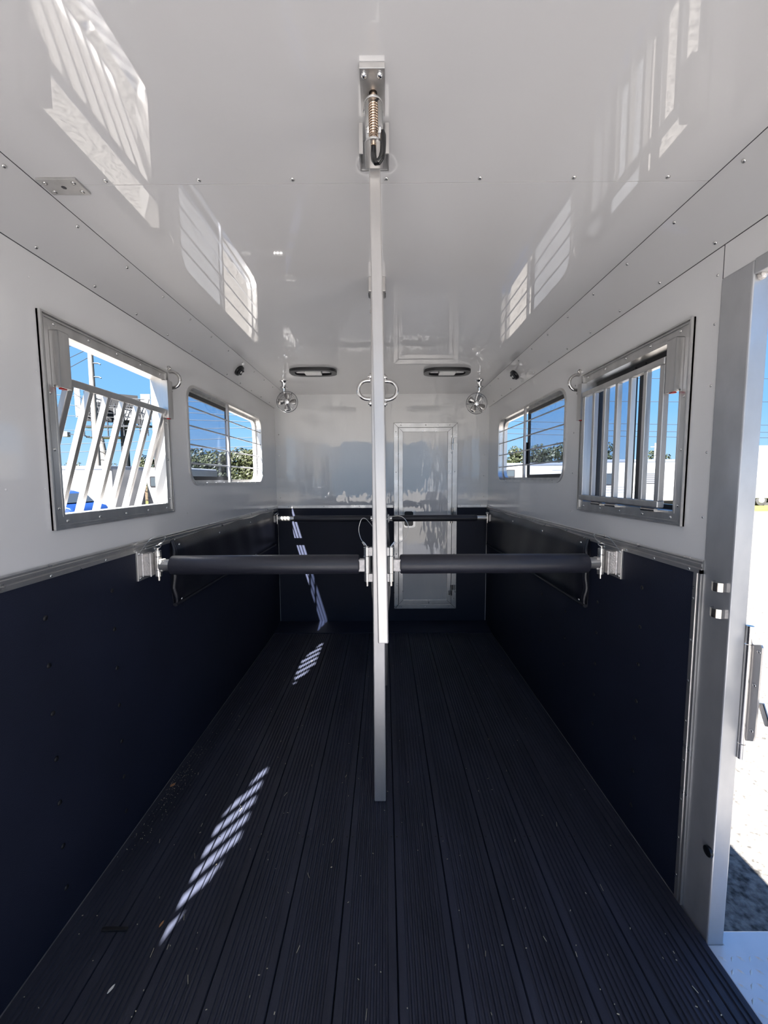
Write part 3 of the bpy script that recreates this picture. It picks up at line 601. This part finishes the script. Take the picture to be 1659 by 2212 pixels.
for s, lab in ((-1, 'black mat wall'), (1, 'white bulkhead door')):
    bl = stall_bar(s, by, bz, 0.029, 0.0235, 0.105 if s < 0 else 0.088, 0.800 if s < 0 else 0.862, 0.9455, 'thin black chest bar in front of the ' + lab)
    xb = wall_bracket(s, by, bz, 'small pinned wall bracket of the thin chest bar at the ' + lab, False)
    bar_end(bl, s, xb, by, bz, 0.019, 0.012, 0.0076)
    MB().box(min(s * 0.06, s * 0.10), max(s * 0.06, s * 0.10), by - 0.02, by + 0.02, bz - 0.022, bz + 0.022).build('end_block', 'weld_metal', bl, bevel=0.002)
fp = thing('front_post', 'far aluminium post between the two thin chest bars', 'post', (0.006, 3.58, 0))
MB().box(-0.020, 0.032, 3.556, 3.606, 0.0, 2.2208).build('tube', 'aluminium_post', fp, bevel=0.003)
MB().box(-0.062, 0.064, 3.552, 3.600, 1.03, 1.105).build('bar_socket', 'aluminium', fp, bevel=0.003)

# ------------------------------------------------------------------ wall pads
def wall_pad(s, ya, yb, za, zb, label):
    t = thing('wall_pad', label, 'wall pad', (s * W, ya, za))
    ny, nz = 40, 12; vs = []; fs = []; x0 = W - 0.0068
    for side in (0, 1):
        for i in range(ny + 1):
            for j in range(nz + 1):
                u = i / ny; v = j / nz; y = ya + (yb - ya) * u; z = za + (zb - za) * v
                e = min(min(u, 1 - u) * (yb - ya), min(v, 1 - v) * (zb - za)); th = 0.004 + 0.026 * min(1, (e / 0.045)) ** 0.5
                th += 0.0025 * math.sin(y * 23 + z * 11) * min(1, e / 0.05)
                wob = 0.004 * math.sin(z * 40) if i in (0, ny) else 0
                zz = z + (0.004 * math.sin(y * 12) if j == nz else 0)
                vs.append((s * (x0 - (th if side else 0)), y + wob, min(zz, 1.142)))
    n1 = (ny + 1) * (nz + 1)
    for side in (0, 1):
        for i in range(ny):
            for j in range(nz):
                a = side * n1 + i * (nz + 1) + j; fs.append((a, a + 1, a + nz + 2, a + nz + 1))
    for i in range(ny):
        for j in (0, nz):
            a = i * (nz + 1) + j; fs.append((a, a + nz + 1, a + nz + 1 + n1, a + n1))
    for j in range(nz):
        for i in (0, ny):
            a = i * (nz + 1) + j; fs.append((a, a + 1, a + 1 + n1, a + n1))
    MB().add(vs, fs).build('cushion', 'vinyl', t, True)
    er = []
    for i in range(19):
        v = i / 18; er.append((s * (x0 - 0.014 - 0.004 * math.sin(v * 17)), ya + 0.004 + 0.006 * math.sin(v * 9 + 1) * (1 if v < 0.3 or v > 0.85 else 0.2), za + 0.004 + (zb - za - 0.008) * v))
    MB().tube(er, [0.007 + 0.006 * min(1, 6 * min(i, 18 - i) / 18) for i in range(19)], 10).build('edge_roll', 'vinyl', t, True)
    MB().tube([(s * (x0 - 0.014), ya + (yb - ya) * i / 16, za + 0.006) for i in range(17)], 0.010, 8).build('edge_roll', 'vinyl', t, True)
    for yy, zz in ((ya + 0.03, zb - 0.025), (ya + 0.50, zb - 0.03), (ya + 1.05, zb - 0.03), (yb - 0.05, zb - 0.03), (ya + 0.03, za + 0.028), (ya + 0.60, za + 0.03), (ya + 1.15, za + 0.03)):
        rivet(t, (s * (W - 0.0365), yy, zz), (-s, 0, 0), 0.0062, 'zinc', 'bolt', 0.9)
wall_pad(-1, 1.865, 3.62, 0.815, 1.137, 'black vinyl wall pad below the window facing the trees')
wall_pad(1, 1.865, 3.70, 0.800, 1.137, 'black vinyl wall pad below the window facing the trailers')

# ------------------------------------------------------------------ ceiling lights, pods, fans
def oval(cx, cy, a, b, n=40, p=3.0):
    out = []
    for k in range(n):
        t = 2 * PI * k / n; c, s_ = math.cos(t), math.sin(t)
        out.append((cx + a * math.copysign(abs(c) ** (2 / p), c), cy + b * math.copysign(abs(s_) ** (2 / p), s_)))
    return out
def dome_light(cx, cy, label):
    t = thing('ceiling_light', label, 'ceiling light', (cx, cy, H))
    MB().holed(oval(cx, cy, 0.172, 0.098), [oval(cx, cy, 0.135, 0.062)], 'z', H - 0.020, H - 0.0004).build('bezel', 'black_plastic', t, True)
    MB().prism(oval(cx, cy, 0.1345, 0.0615), 'z', H - 0.006, H - 0.0006).build('recess', 'dark_recess', t, True)
    MB().prism(rrect(cx - 0.060, cx + 0.060, cy - 0.040, cy + 0.040, 0.012), 'z', H - 0.024, H - 0.0062).build('lens', 'lamp_lens', t, True)
    for dx in (-0.095, 0.095): MB().box(cx + dx - 0.028, cx + dx + 0.028, cy - 0.008, cy + 0.008, H - 0.014, H - 0.0062).build('switch', 'lamp_lens', t)
dome_light(-0.497, 2.970, 'black oval ceiling light above the black mat wall side')
dome_light(0.490, 2.990, 'black oval ceiling light above the bulkhead door side')
def pod(s, y, label):
    t = thing('swivel_pod', label, 'lamp', (s * 0.957, y, 2.162)); c = Vector((s * 0.957, y, 2.162)); n = Vector((-s * 0.75, 0, -0.66)).normalized()
    MB().lathe([(0.036, 0), (0.038, 0.006), (0.036, 0.016), (0.030, 0.020)], c, n, 18).build('housing', 'black_plastic', t, True)
    MB().bar(c + n * 0.012 + Vector((0, -0.026, 0)), c + n * 0.012 + Vector((0, 0.026, 0)), 0.040, 0.034, tuple(n)).build('lamp_body', 'sign_steel', t, bevel=0.008, seg=3)
    for dy in (-0.012, 0.012): rivet(t, c + n * 0.029 + Vector((0, dy, 0)), n, 0.009, 'zinc', 'lens', 0.3)
pod(-1, 2.72, 'small black swivel pod on the cove above the window facing the trees')
pod(1, 2.87, 'small black swivel pod on the cove above the window facing the trailers')
def fan(bx, by_, cx, cy, cz, rot, label):
    t = thing('cab_fan', label, 'fan', (bx, by_, H)); c = Vector((cx, cy, cz))
    MB().lathe([(0.032, 0), (0.032, 0.006), (0.024, 0.012), (0.018, 0.020), (0.016, 0.050), (0.030, 0.053), (0.030, 0.060), (0.018, 0.064), (0.015, 0.090)], (bx, by_, H - 0.0005), (0, 0, -1), 18).build('mount', 'chrome', t, True)
    MB().tube([(bx, by_, H - 0.085), (bx + (cx - bx) * 0.4, by_ + 0.01, H - 0.11), (cx - (cx - bx) * 0.2, cy + 0.055, cz + 0.035), (cx, cy + 0.05, cz)], 0.013, 10).build('arm', 'chrome', t, True)
    ax = Vector((0.10 if cx < 0 else -0.10, -1, 0.0)).normalized(); u = ax.cross(Vector((0, 0, 1))).normalized(); v = u.cross(ax)
    MB().lathe([(0.020, -0.065), (0.024, -0.050), (0.024, -0.012), (0.014, -0.005)], c, ax, 16).build('motor', 'chrome', t, True)
    cg = MB(); R = 0.082
    def circ(r, h, n=36): return [c + ax * h + (u * math.cos(2 * PI * k / n) + v * math.sin(2 * PI * k / n)) * r for k in range(n)]
    for k in range(10):
        r = 0.020 + (R - 0.020) * k / 9; cg.tube(circ(r, 0.020 * (1 - (r / R) ** 4) + 0.002), 0.0009, 5, True)
        if k % 2: cg.tube(circ(r, -0.045 * (1 - (r / R) ** 4) - 0.004), 0.0007, 5, True)
    cg.tube(circ(R + 0.001, 0.0), 0.0026, 6, True)
    for k in range(3):
        a = PI / 2 + 2 * PI * k / 3 + 0.5; dr = u * math.cos(a) + v * math.sin(a)
        cg.tube([c + dr * 0.018 + ax * 0.022, c + dr * 0.05 + ax * 0.019, c + dr * R], 0.0016, 5)
        cg.tube([c + dr * 0.018 - ax * 0.05, c + dr * 0.06 - ax * 0.035, c + dr * R], 0.0016, 5)
    cg.build('cage', 'cage_steel', t, True)
    MB().lathe([(0.019, 0), (0.019, 0.003), (0.012, 0.006)], c + ax * 0.020, ax, 16).build('badge', 'chrome', t, True)
    for k in range(4):
        a0 = rot + PI / 2 * k; bl = MB(); vs = []
        for i in range(5):
            r = 0.016 + 0.056 * i / 4; hw = 0.30 + 0.16 * math.sin(PI * i / 4.0) if i < 4 else 0.30
            for j in (-1, 0, 1):
                a = a0 + hw * j; vs.append(c + (u * math.cos(a) + v * math.sin(a)) * r + ax * (0.006 * j))
        bl.add(vs, [(i * 3 + j, i * 3 + j + 1, i * 3 + j + 4, i * 3 + j + 3) for i in range(4) for j in range(2)])
        ob = bl.build('blade', 'stainless', t, True); so = ob.modifiers.new('thick', 'SOLIDIFY'); so.thickness = 0.0015
fan(-0.786, 3.25, -0.757, 3.23, 2.048, 0.0, 'chrome caged fan hanging in the corner above the black mat wall')
fan(0.795, 3.26, 0.770, 3.24, 2.028, 0.55, 'chrome caged fan hanging in the corner near the bulkhead door')

# ------------------------------------------------------------------ bits on the floor
def flake(name, x, y, l, wd, a, m, label, cat, h=0.003):
    ux, uy = math.cos(a), math.sin(a); mb = MB()
    pts = [(-l, 0), (-l * 0.4, wd), (l * 0.5, wd * 0.8), (l, 0), (l * 0.4, -wd), (-l * 0.5, -wd * 0.7)]
    mb.prism([(x + ux * p - uy * q, y + uy * p + ux * q) for p, q in pts], 'z', 0.0002, h)
    return tag(mb.build(name, m), label, cat)
flake('wood_chip', -0.750, 0.988, 0.011, 0.0030, 1.2, 'pale_flake', 'pale wood chip on the floor, the largest of the scattered bits', 'chip')
flake('dry_leaf', -0.975, 1.728, 0.012, 0.007, 0.9, 'brown_leaf', 'small brown dry leaf by the foot of the mat below the tilted gate window', 'leaf')
flake('dry_leaf', -0.70, 1.15, 0.010, 0.0030, 1.3, 'brown_leaf', 'thin tan leaf scrap near the tip of the sunlit stripes', 'leaf')
tag(MB().bar((-0.880, 1.133, 0.004), (-0.798, 1.133, 0.004), 0.012, 0.007).build('notch_strip', 'mat_bolt', None, bevel=0.002), 'short black strip standing in for a dark notch across the floor ribs', 'strip')  # added black strip stands for a dark notch in the floor
mb = MB()
def bit(x, y, l, wd, a):
    ux, uy = math.cos(a), math.sin(a)
    mb.prism([(x - ux * l - uy * wd, y - uy * l + ux * wd), (x + ux * l - uy * wd, y + uy * l + ux * wd), (x + ux * l + uy * wd, y + uy * l - ux * wd), (x - ux * l + uy * wd, y - uy * l - ux * wd)], 'z', 0.0001, 0.0014)
for k in range(170):
    bit(random.uniform(-0.98, 0.95), 0.85 + 2.5 * random.random() ** 1.6, random.uniform(0.0012, 0.0032), random.uniform(0.0006, 0.0012), random.uniform(0, PI))
for k in range(26):
    bit(random.uniform(-0.9, 0.9), random.uniform(0.88, 1.9), random.uniform(0.005, 0.012), 0.0006, PI / 2 + random.uniform(-0.5, 0.5))
for k in range(140):
    bit(random.gauss(-0.955, 0.025), random.gauss(1.70, 0.16), random.uniform(0.0006, 0.0016), random.uniform(0.0004, 0.0008), random.uniform(0, PI))
ob = tag(mb.build('hay_debris', 'straw'), 'scattered straw and sawdust specks on the black ribbed floor', 'debris'); ob['kind'] = 'stuff'

# ------------------------------------------------------------------ outside
gr = struct(MB().prism([(-60, -40), (60, -40), (60, 21.6), (18, 21.6), (18, 29), (-60, 29)], 'z', G - 0.3, G).build('ground', 'gravel'), 'pale gravel yard around the trailer')
lawn = tag(MB().box(-90, 90, 29, 130, G - 0.3, G).box(-90, -60, -40, 29, G - 0.3, G).box(60, 90, -40, 29, G - 0.3, G).build('grass', 'grass'), 'dry grass beyond the gravel yard', 'grass'); lawn['kind'] = 'stuff'
lw2 = tag(MB().box(18, 60, 21.6, 29, G - 0.3, G).build('grass', 'grass'), 'strip of sunlit grass below the tall white trailer', 'grass'); lw2['kind'] = 'stuff'

def white_trailer(x0, x1, y0, y1, z1, label, wins=(), stripes=(), roof=True, wheels=(), louver=None, mat_body='gelcoat'):
    t = thing('parked_trailer', label, 'trailer', ((x0 + x1) / 2, (y0 + y1) / 2, G))
    MB().box(x0, x1, y0, y1, G + 0.45, z1).build('body', mat_body, t, bevel=0.12, seg=3)
    if roof: MB().box(x0 + 0.02, x1 - 0.02, y0 - 0.02, y1 + 0.02, z1 - 0.16, z1 + 0.04).build('roof_cap', 'roof_grey', t, bevel=0.05)
    for (a, b, c, d_) in wins:
        wn = MB().prism(rrect(a, b, c, d_, 0.06), 'y', y0 - 0.03, y0 + 0.01).build('window', 'black_frame', t, True)
        MB().prism(rrect(a + 0.05, b - 0.05, c + 0.05, d_ - 0.05, 0.04), 'y', y0 - 0.035, y0 - 0.028).build('pane', 'dark_glass', wn, True)
    for (a, b, c, d_) in stripes: MB().box(a, b, y0 - 0.012, y0 + 0.01, c, d_).build('stripe', 'stripe_grey', t)
    if louver:
        a, b, c, d_ = louver; lv = MB().box(a, b, y0 - 0.02, y0 + 0.01, c, d_).build('louvre', 'stripe_grey', t)
        for k in range(6):
            zz = c + (d_ - c) * (k + 0.5) / 6; MB().box(a + 0.03, b - 0.03, y0 - 0.05, y0 - 0.015, zz - 0.03, zz + 0.02).build('slat', 'roof_grey', lv)
    for xx in wheels:
        wh = MB().lathe([(0.30, 0), (0.36, 0.02), (0.36, 0.20), (0.30, 0.22)], (xx, y0 + 0.05, G + 0.36), (0, 1, 0), 22).build('wheel', 'tyre', t, True)
        MB().lathe([(0.20, 0), (0.18, 0.03)], (xx, y0 + 0.055, G + 0.36), (0, -1, 0), 16).build('hub', 'zinc', wh, True)
    MB().box(x0 + 0.3, x1 - 0.3, y0 + 0.3, y1 - 0.3, G, G + 0.46).build('chassis', 'tyre', t)
    return t
# seen through the tilted gate window
white_trailer(-22.0, -11.75, 17.0, 19.4, 2.03, 'plain white box trailer parked behind the blue car', wheels=(-17.5, -16.5))
tr2 = white_trailer(-11.6, -9.9, 19.2, 23.5, 2.05, 'pale trailer with two small windows beside the plain white box trailer', roof=False,
                    wins=((-12.0 + 0.15 + 0.45, -11.0 + 0.02, 1.10, 1.62), (-10.75, -10.35, 1.10, 1.60)), stripes=((-11.55, -9.95, 0.55, 0.60),), wheels=(-10.9,))
# blue car
car = thing('blue_car', 'blue car parked in front of the plain white box trailer', 'car', (-12.2, 13.4, G))
cp = [(x_ - 0.75, z_) for x_, z_ in [(-13.6, 0.0), (-13.65, 0.40), (-13.4, 0.62), (-12.9, 0.68), (-12.3, 1.08), (-11.6, 1.17), (-10.7, 1.14), (-10.15, 0.98), (-9.72, 0.66), (-9.35, 0.56), (-9.2, 0.35), (-9.2, 0.0), (-9.4, -0.15), (-13.4, -0.15)]]
MB().prism(cp, 'y', 12.6, 14.3).build('body', 'car_blue', car, True, bevel=0.08, seg=3)
for gp in ([(-12.75, 0.68), (-12.25, 1.02), (-11.65, 1.09), (-11.62, 0.68)], [(-11.5, 0.68), (-11.5, 1.09), (-10.75, 1.06), (-10.35, 0.93), (-10.25, 0.68)]):
    MB().prism([(x_ - 0.75, z_) for x_, z_ in gp], 'y', 12.585, 12.62).build('window', 'dark_glass', car)
MB().prism([(-10.80, 0.95), (-10.50, 0.68), (-10.45, 0.69), (-10.75, 0.99)], 'y', 12.75, 14.15).build('rear_glass', 'dark_glass', car)
for xx in (-13.55, -10.85):
    MB().lathe([(0.28, 0), (0.32, 0.02), (0.32, 0.20), (0.28, 0.22)], (xx, 12.58, G + 0.32), (0, 1, 0), 20).build('wheel', 'tyre', car, True)
# billboard
bb = thing('billboard', 'dark backed billboard frame on a single post beyond the trailers', 'billboard', (-22.8, 35, G))
MB().cyl((-22.8, 34.9, G), (-22.75, 34.9, 6.6), 0.32, 16).build('pole', 'sign_steel', bb, True)
for (xa, ya_, xb_, yb2, za, zb, m) in ((-25.45, 34.0, -22.1, 36.0, 6.5, 9.0, 'sign_dark'), (-22.3, 36.2, -20.2, 34.4, 6.3, 8.6, 'sign_dark'), (-26.15, 33.9, -25.75, 34.0, 6.8, 9.2, 'sign_white'), (-20.75, 34.2, -20.0, 34.3, 6.4, 8.75, 'sign_white'), (-24.6, 33.8, -23.2, 34.0, 8.05, 8.65, 'sign_white'), (-22.9, 33.9, -21.1, 34.1, 6.55, 7.5, 'sign_white')):
    MB().bar((xa, ya_, (za + zb) / 2), (xb_, yb2, (za + zb) / 2), 0.08, zb - za).build('panel', m, bb)
MB().box(-25.6, -19.9, 33.8, 34.5, 5.95, 6.1).box(-25.5, -22.6, 34.0, 35.4, 5.1, 5.2).build('catwalk', 'sign_steel', bb)
for k in range(9): MB().bar((-25.5 + 0.68 * k, 33.85, 5.2), (-25.5 + 0.68 * k, 33.85, 8.4 - 0.12 * k), 0.07, 0.07).build('strut', 'sign_steel', bb)
for k in range(7): MB().bar((-25.4 + 0.8 * k, 33.8, 6.1), (-24.6 + 0.8 * k, 33.8, 8.2), 0.06, 0.06).build('brace', 'sign_steel', bb)
for zz in (7.0, 7.6, 8.2): MB().bar((-25.4, 33.75, zz + 0.2), (-20.2, 33.75, zz), 0.05, 0.05).build('girt', 'sign_steel', bb)
fd = MB().bar((-26.9, 33.9, 5.4), (-25.2, 34.0, 5.2), 0.08, 0.08).build('lamp_arm', 'sign_steel', bb)
MB().box(-27.35, -26.85, 33.7, 34.1, 5.15, 5.6).build('flood_lamp', 'sign_white', fd, bevel=0.06)
# utility poles and wires
up = thing('utility_pole', 'pale utility pole with two short arms beside the billboard', 'pole', (-20.3, 28, G))
MB().tube([(-20.3, 28, G), (-20.3, 28, 12.5)], [0.22, 0.15], 12).build('shaft', 'pole_pale', up, True)
for zz in (9.55, 8.62): MB().tube([(-20.3, 28, zz), (-19.8, 28, zz - 0.02), (-19.65, 28, zz - 0.10)], 0.045, 6).build('arm', 'sign_steel', up, True)
up2 = thing('utility_pole', 'leaning pale pole rising above the plain white box trailer', 'pole', (-21.6, 30.8, G))
MB().tube([(-21.3, 30.8, G), (-22.02, 30.8, 4.68)], [0.30, 0.26], 12).build('shaft', 'pole_pale', up2, True)
up3 = thing('utility_pole', 'brown wooden pole at the edge of the rounded trailers window', 'pole', (6.15, 20, G))
MB().tube([(5.98, 20, G), (5.95, 20, 8.0)], [0.17, 0.14], 12).build('shaft', 'pole_wood', up3, True)
up4 = thing('utility_pole', 'thin white pole with a crossarm behind the louvred trailer', 'pole', (21.8, 32, G))
MB().cyl((21.8, 32, G), (21.8, 32, 4.2), 0.09, 10).build('shaft', 'sign_white', up4, True)
MB().bar((21.4, 32, 3.9), (22.2, 32, 3.9), 0.06, 0.06).build('crossarm', 'sign_white', up4)
def wire(p, q, label, group, r=0.022, sag=0.1):
    P = Vector(p); Q = Vector(q); n = 16; e_ = (Q - P).normalized() * 0.13; P += e_; Q -= e_      # the ends meet the pole shafts
    pts = [P.lerp(Q, k / n) - Vector((0, 0, sag * 4 * (k / n) * (1 - k / n))) for k in range(n + 1)]
    tag(MB().tube(pts, r, 5).build('power_line', 'wire', None, True), label, 'wire', group)
def line_pole(x, y, top, arms, label):
    t = thing('utility_pole', label, 'pole', (x, y, G))
    MB().tube([(x, y, G), (x, y, top)], [0.20, 0.14], 12).build('shaft', 'pole_wood', t, True)
    for zz in arms: MB().bar((x - 0.5, y, zz), (x + 0.5, y, zz), 0.09, 0.10).build('crossarm', 'pole_wood', t)
for za, zb in ((11.20, 11.20), (10.55, 8.93), (10.00, 6.97)):
    wire((-20.3, 28, za), (-51.2, 46, zb), 'dark power line running up to the pale utility pole with two arms', 'power lines of the pale two armed pole')
line_pole(-51.2, 46, 12.0, (11.20,), 'far wooden line pole where the lines of the pale pole end')
LZ = ((9.10, 6.88), (8.69, 5.93), (7.29, 5.64), (5.20, 5.39), (3.76, 4.74), (3.27, 4.05))
for za, zb in LZ:
    wire((-45, 30, za), (-6, 30, zb), 'dark power line strung past the billboard and over the green trees', 'power lines past the billboard and trees')
line_pole(-45, 30, 9.8, (9.10,), 'wooden line pole far beyond the plain white box trailer')
line_pole(-6, 30, 7.6, (6.88,), 'wooden line pole at the far end of the green trees')
for za, zb in ((5.26, 4.85), (4.86, 4.45), (5.78, 5.40), (7.36, 7.20), (9.05, 8.90)):
    wire((7.6, 30, za), (45, 30, zb), 'dark power line in the sky above the white trailers', 'power lines over the trailers', 0.02, 0.25)
line_pole(7.6, 30, 9.8, (9.05,), 'wooden line pole behind the front of the long white trailer')
line_pole(45, 30, 9.6, (8.90,), 'wooden line pole far beyond the tall white trailer')
# seen through the right windows and the doorway
white_trailer(7.0, 12.3, 25.0, 27.4, 2.36, 'long white trailer with a dark front window and grey lines', wins=((7.70, 8.25, 1.52, 1.98),), stripes=((8.35, 12.2, 1.62, 1.66), (8.35, 12.2, 1.54, 1.58), (10.6, 12.2, 1.92, 1.95)), wheels=(9.6, 10.5))
white_trailer(12.55, 19.0, 24.0, 26.4, 2.50, 'white living quarters trailer with a square window and louvre', wins=((13.15, 13.85, 1.0, 1.70),), stripes=((12.6, 18.9, 0.86, 0.90), (12.6, 18.9, 0.70, 0.74), (12.6, 18.9, 0.54, 0.58)), louver=(15.35, 16.7, 1.08, 1.75), wheels=(14.8, 15.8))
white_trailer(24.3, 33.0, 26.0, 28.6, 3.50, 'tall white trailer standing on grass beyond the side doorway', roof=False, wins=((25.4, 26.2, 1.6, 2.9),), stripes=((24.4, 32.9, 0.95, 1.08),), wheels=(24.95, 26.2))
# building
bd = thing('roadside_building', 'brown roadside building with a red sign beyond the pale trailer', 'building', (-23, 41, G))
MB().box(-27.5, -17.5, 40, 46, G, 2.0).build('wall', 'brick_brown', bd)
MB().prism([(39.6, 2.0), (43, 3.0), (46.4, 2.0), (46.4, 1.85), (39.6, 1.85)], 'x', -27.8, -17.2).build('roof', 'sign_steel', bd)
MB().box(-23.5, -22.6, 39.8, 40.0, 0.5, 1.4).build('sign_board', 'sign_red', bd)
for xx in (-26.4, -24.8, -21.6, -20.0): MB().box(xx, xx + 0.9, 39.9, 40.01, 0.4, 1.4).build('window', 'dark_glass', bd)
# trees
def tree(x, y, h, r, m, label, name='tree', lumps=9, leaves=1100, squash=0.8, sparse=1.0, core=False):
    t = thing(name, label, 'tree', (x, y, G), None)
    MB().tube([(x, y, G), (x + 0.1, y, G + h * 0.35), (x, y, G + h * 0.6)], [0.07 * r + 0.06, 0.05 * r + 0.05, 0.04], 8).build('trunk', 'bark', t, True)
    cs = []
    for k in range(lumps):
        a = random.uniform(0, 2 * PI); q = random.random() ** 0.5; cz = G + h * random.uniform(0.32, 0.86)
        rr = r * random.uniform(0.38, 0.6); q2 = q * (r - rr * 0.8); cs.append((x + math.cos(a) * q2, y + math.sin(a) * q2, min(cz, G + h - rr * squash), rr))
    if core:
        for q in (0.30, 0.52, 0.74): cs += [(x, y, min(G + h * q, G + h - 0.62 * r), r * 0.78)] * 4
    mb = MB(); sz = max(0.07, r * 0.085)
    for k in range(leaves):
        cx, cy, cz, rr = random.choice(cs); d = Vector((random.gauss(0, 1), random.gauss(0, 1), random.gauss(0, 1))).normalized(); q = rr * random.uniform(0.55, 1.0) ** (0.6 * sparse)
        p = Vector((cx + d.x * q, cy + d.y * q, cz + d.z * q * squash)); n = (d + Vector((random.gauss(0, .5), random.gauss(0, .5), random.gauss(0, .5)))).normalized()
        u = n.orthogonal().normalized(); v = n.cross(u); s_ = sz * random.uniform(0.6, 1.3)
        mb.add([p + u * s_, p + v * s_ * 0.6, p - u * s_, p - v * s_ * 0.6], [(0, 1, 2, 3)])
    mb.build('foliage', m, t)
for (x, y, h, r, m, lb) in ((-15.0, 27.5, 4.45, 1.42, 'leaf_dark', 'dark bushy tree at the near end of the tree row'), (-15.3, 32.2, 4.75, 1.60, 'leaf_dark', 'dark bushy tree standing back behind the gap in the tree row'), (-11.9, 27.5, 4.15, 1.40, 'leaf_pale', 'pale yellowish tree in the middle of the tree row'),
                            (-11.7, 32.2, 4.75, 1.60, 'leaf_mid', 'mid green tree standing back behind the pale yellowish tree'), (-8.85, 27.5, 4.3, 1.38, 'leaf_pale', 'rounded light green tree at the far end of the tree row'), (-11.9, 24.8, 2.3, 0.85, 'leaf_pale', 'low pale bush in front of the tree row'), (-9.4, 24.8, 2.3, 0.85, 'leaf_mid', 'low green bush in front of the tree row'), (-14.2, 24.8, 2.3, 0.85, 'leaf_mid', 'low dark bush at the near end of the tree row')):
    tree(x, y, h, r, m, lb, leaves=3000, core=True)
tree(-12.1, 36.2, 5.75, 0.8, 'leaf_pale', 'thin sapling top rising above the tree row', lumps=5, leaves=110)
tree(-21.75, 36, 4.4, 1.35, 'leaf_mid', 'rounded tree close beside the billboard post', leaves=1300)
for (x, y, h, r, m, lb) in ((-28.6, 37, 3.9, 1.2, 'leaf_mid', 'small tree farthest from the billboard post behind the white box trailer'), (-25.8, 37, 4.2, 1.0, 'leaf_mid', 'small tree behind the leaning pale pole'), (-24.0, 38, 3.7, 0.9, 'leaf_dark', 'small dark tree below the billboard')):
    tree(x, y, h, r, m, lb, leaves=700)
for (x, y, h, r, m, lb) in ((11.4, 36, 4.6, 1.2, 'leaf_mid', 'loose tree next to the brown wooden pole above the long trailer'), (13.0, 38.2, 5.2, 1.3, 'leaf_mid', 'loose tree second from the brown wooden pole'), (14.4, 36, 5.0, 1.5, 'leaf_dark', 'dark tree third from the brown wooden pole'), (16.6, 38.4, 6.0, 1.9, 'leaf_dark', 'tallest dark tree above the long white trailer'),
                            (19.6, 36, 5.6, 1.3, 'leaf_dark', 'dark tree above the square trailer window behind the guard gate'), (22.7, 40, 4.5, 1.0, 'leaf_mid', 'small tree between the dark sash bars'), (24.6, 36, 4.6, 1.2, 'leaf_mid', 'tree behind the thin white pole'), (16.0, 32.9, 4.05, 0.75, 'leaf_mid', 'tree between the two long trailers')):
    tree(x, y, h, r, m, lb, leaves=1500)
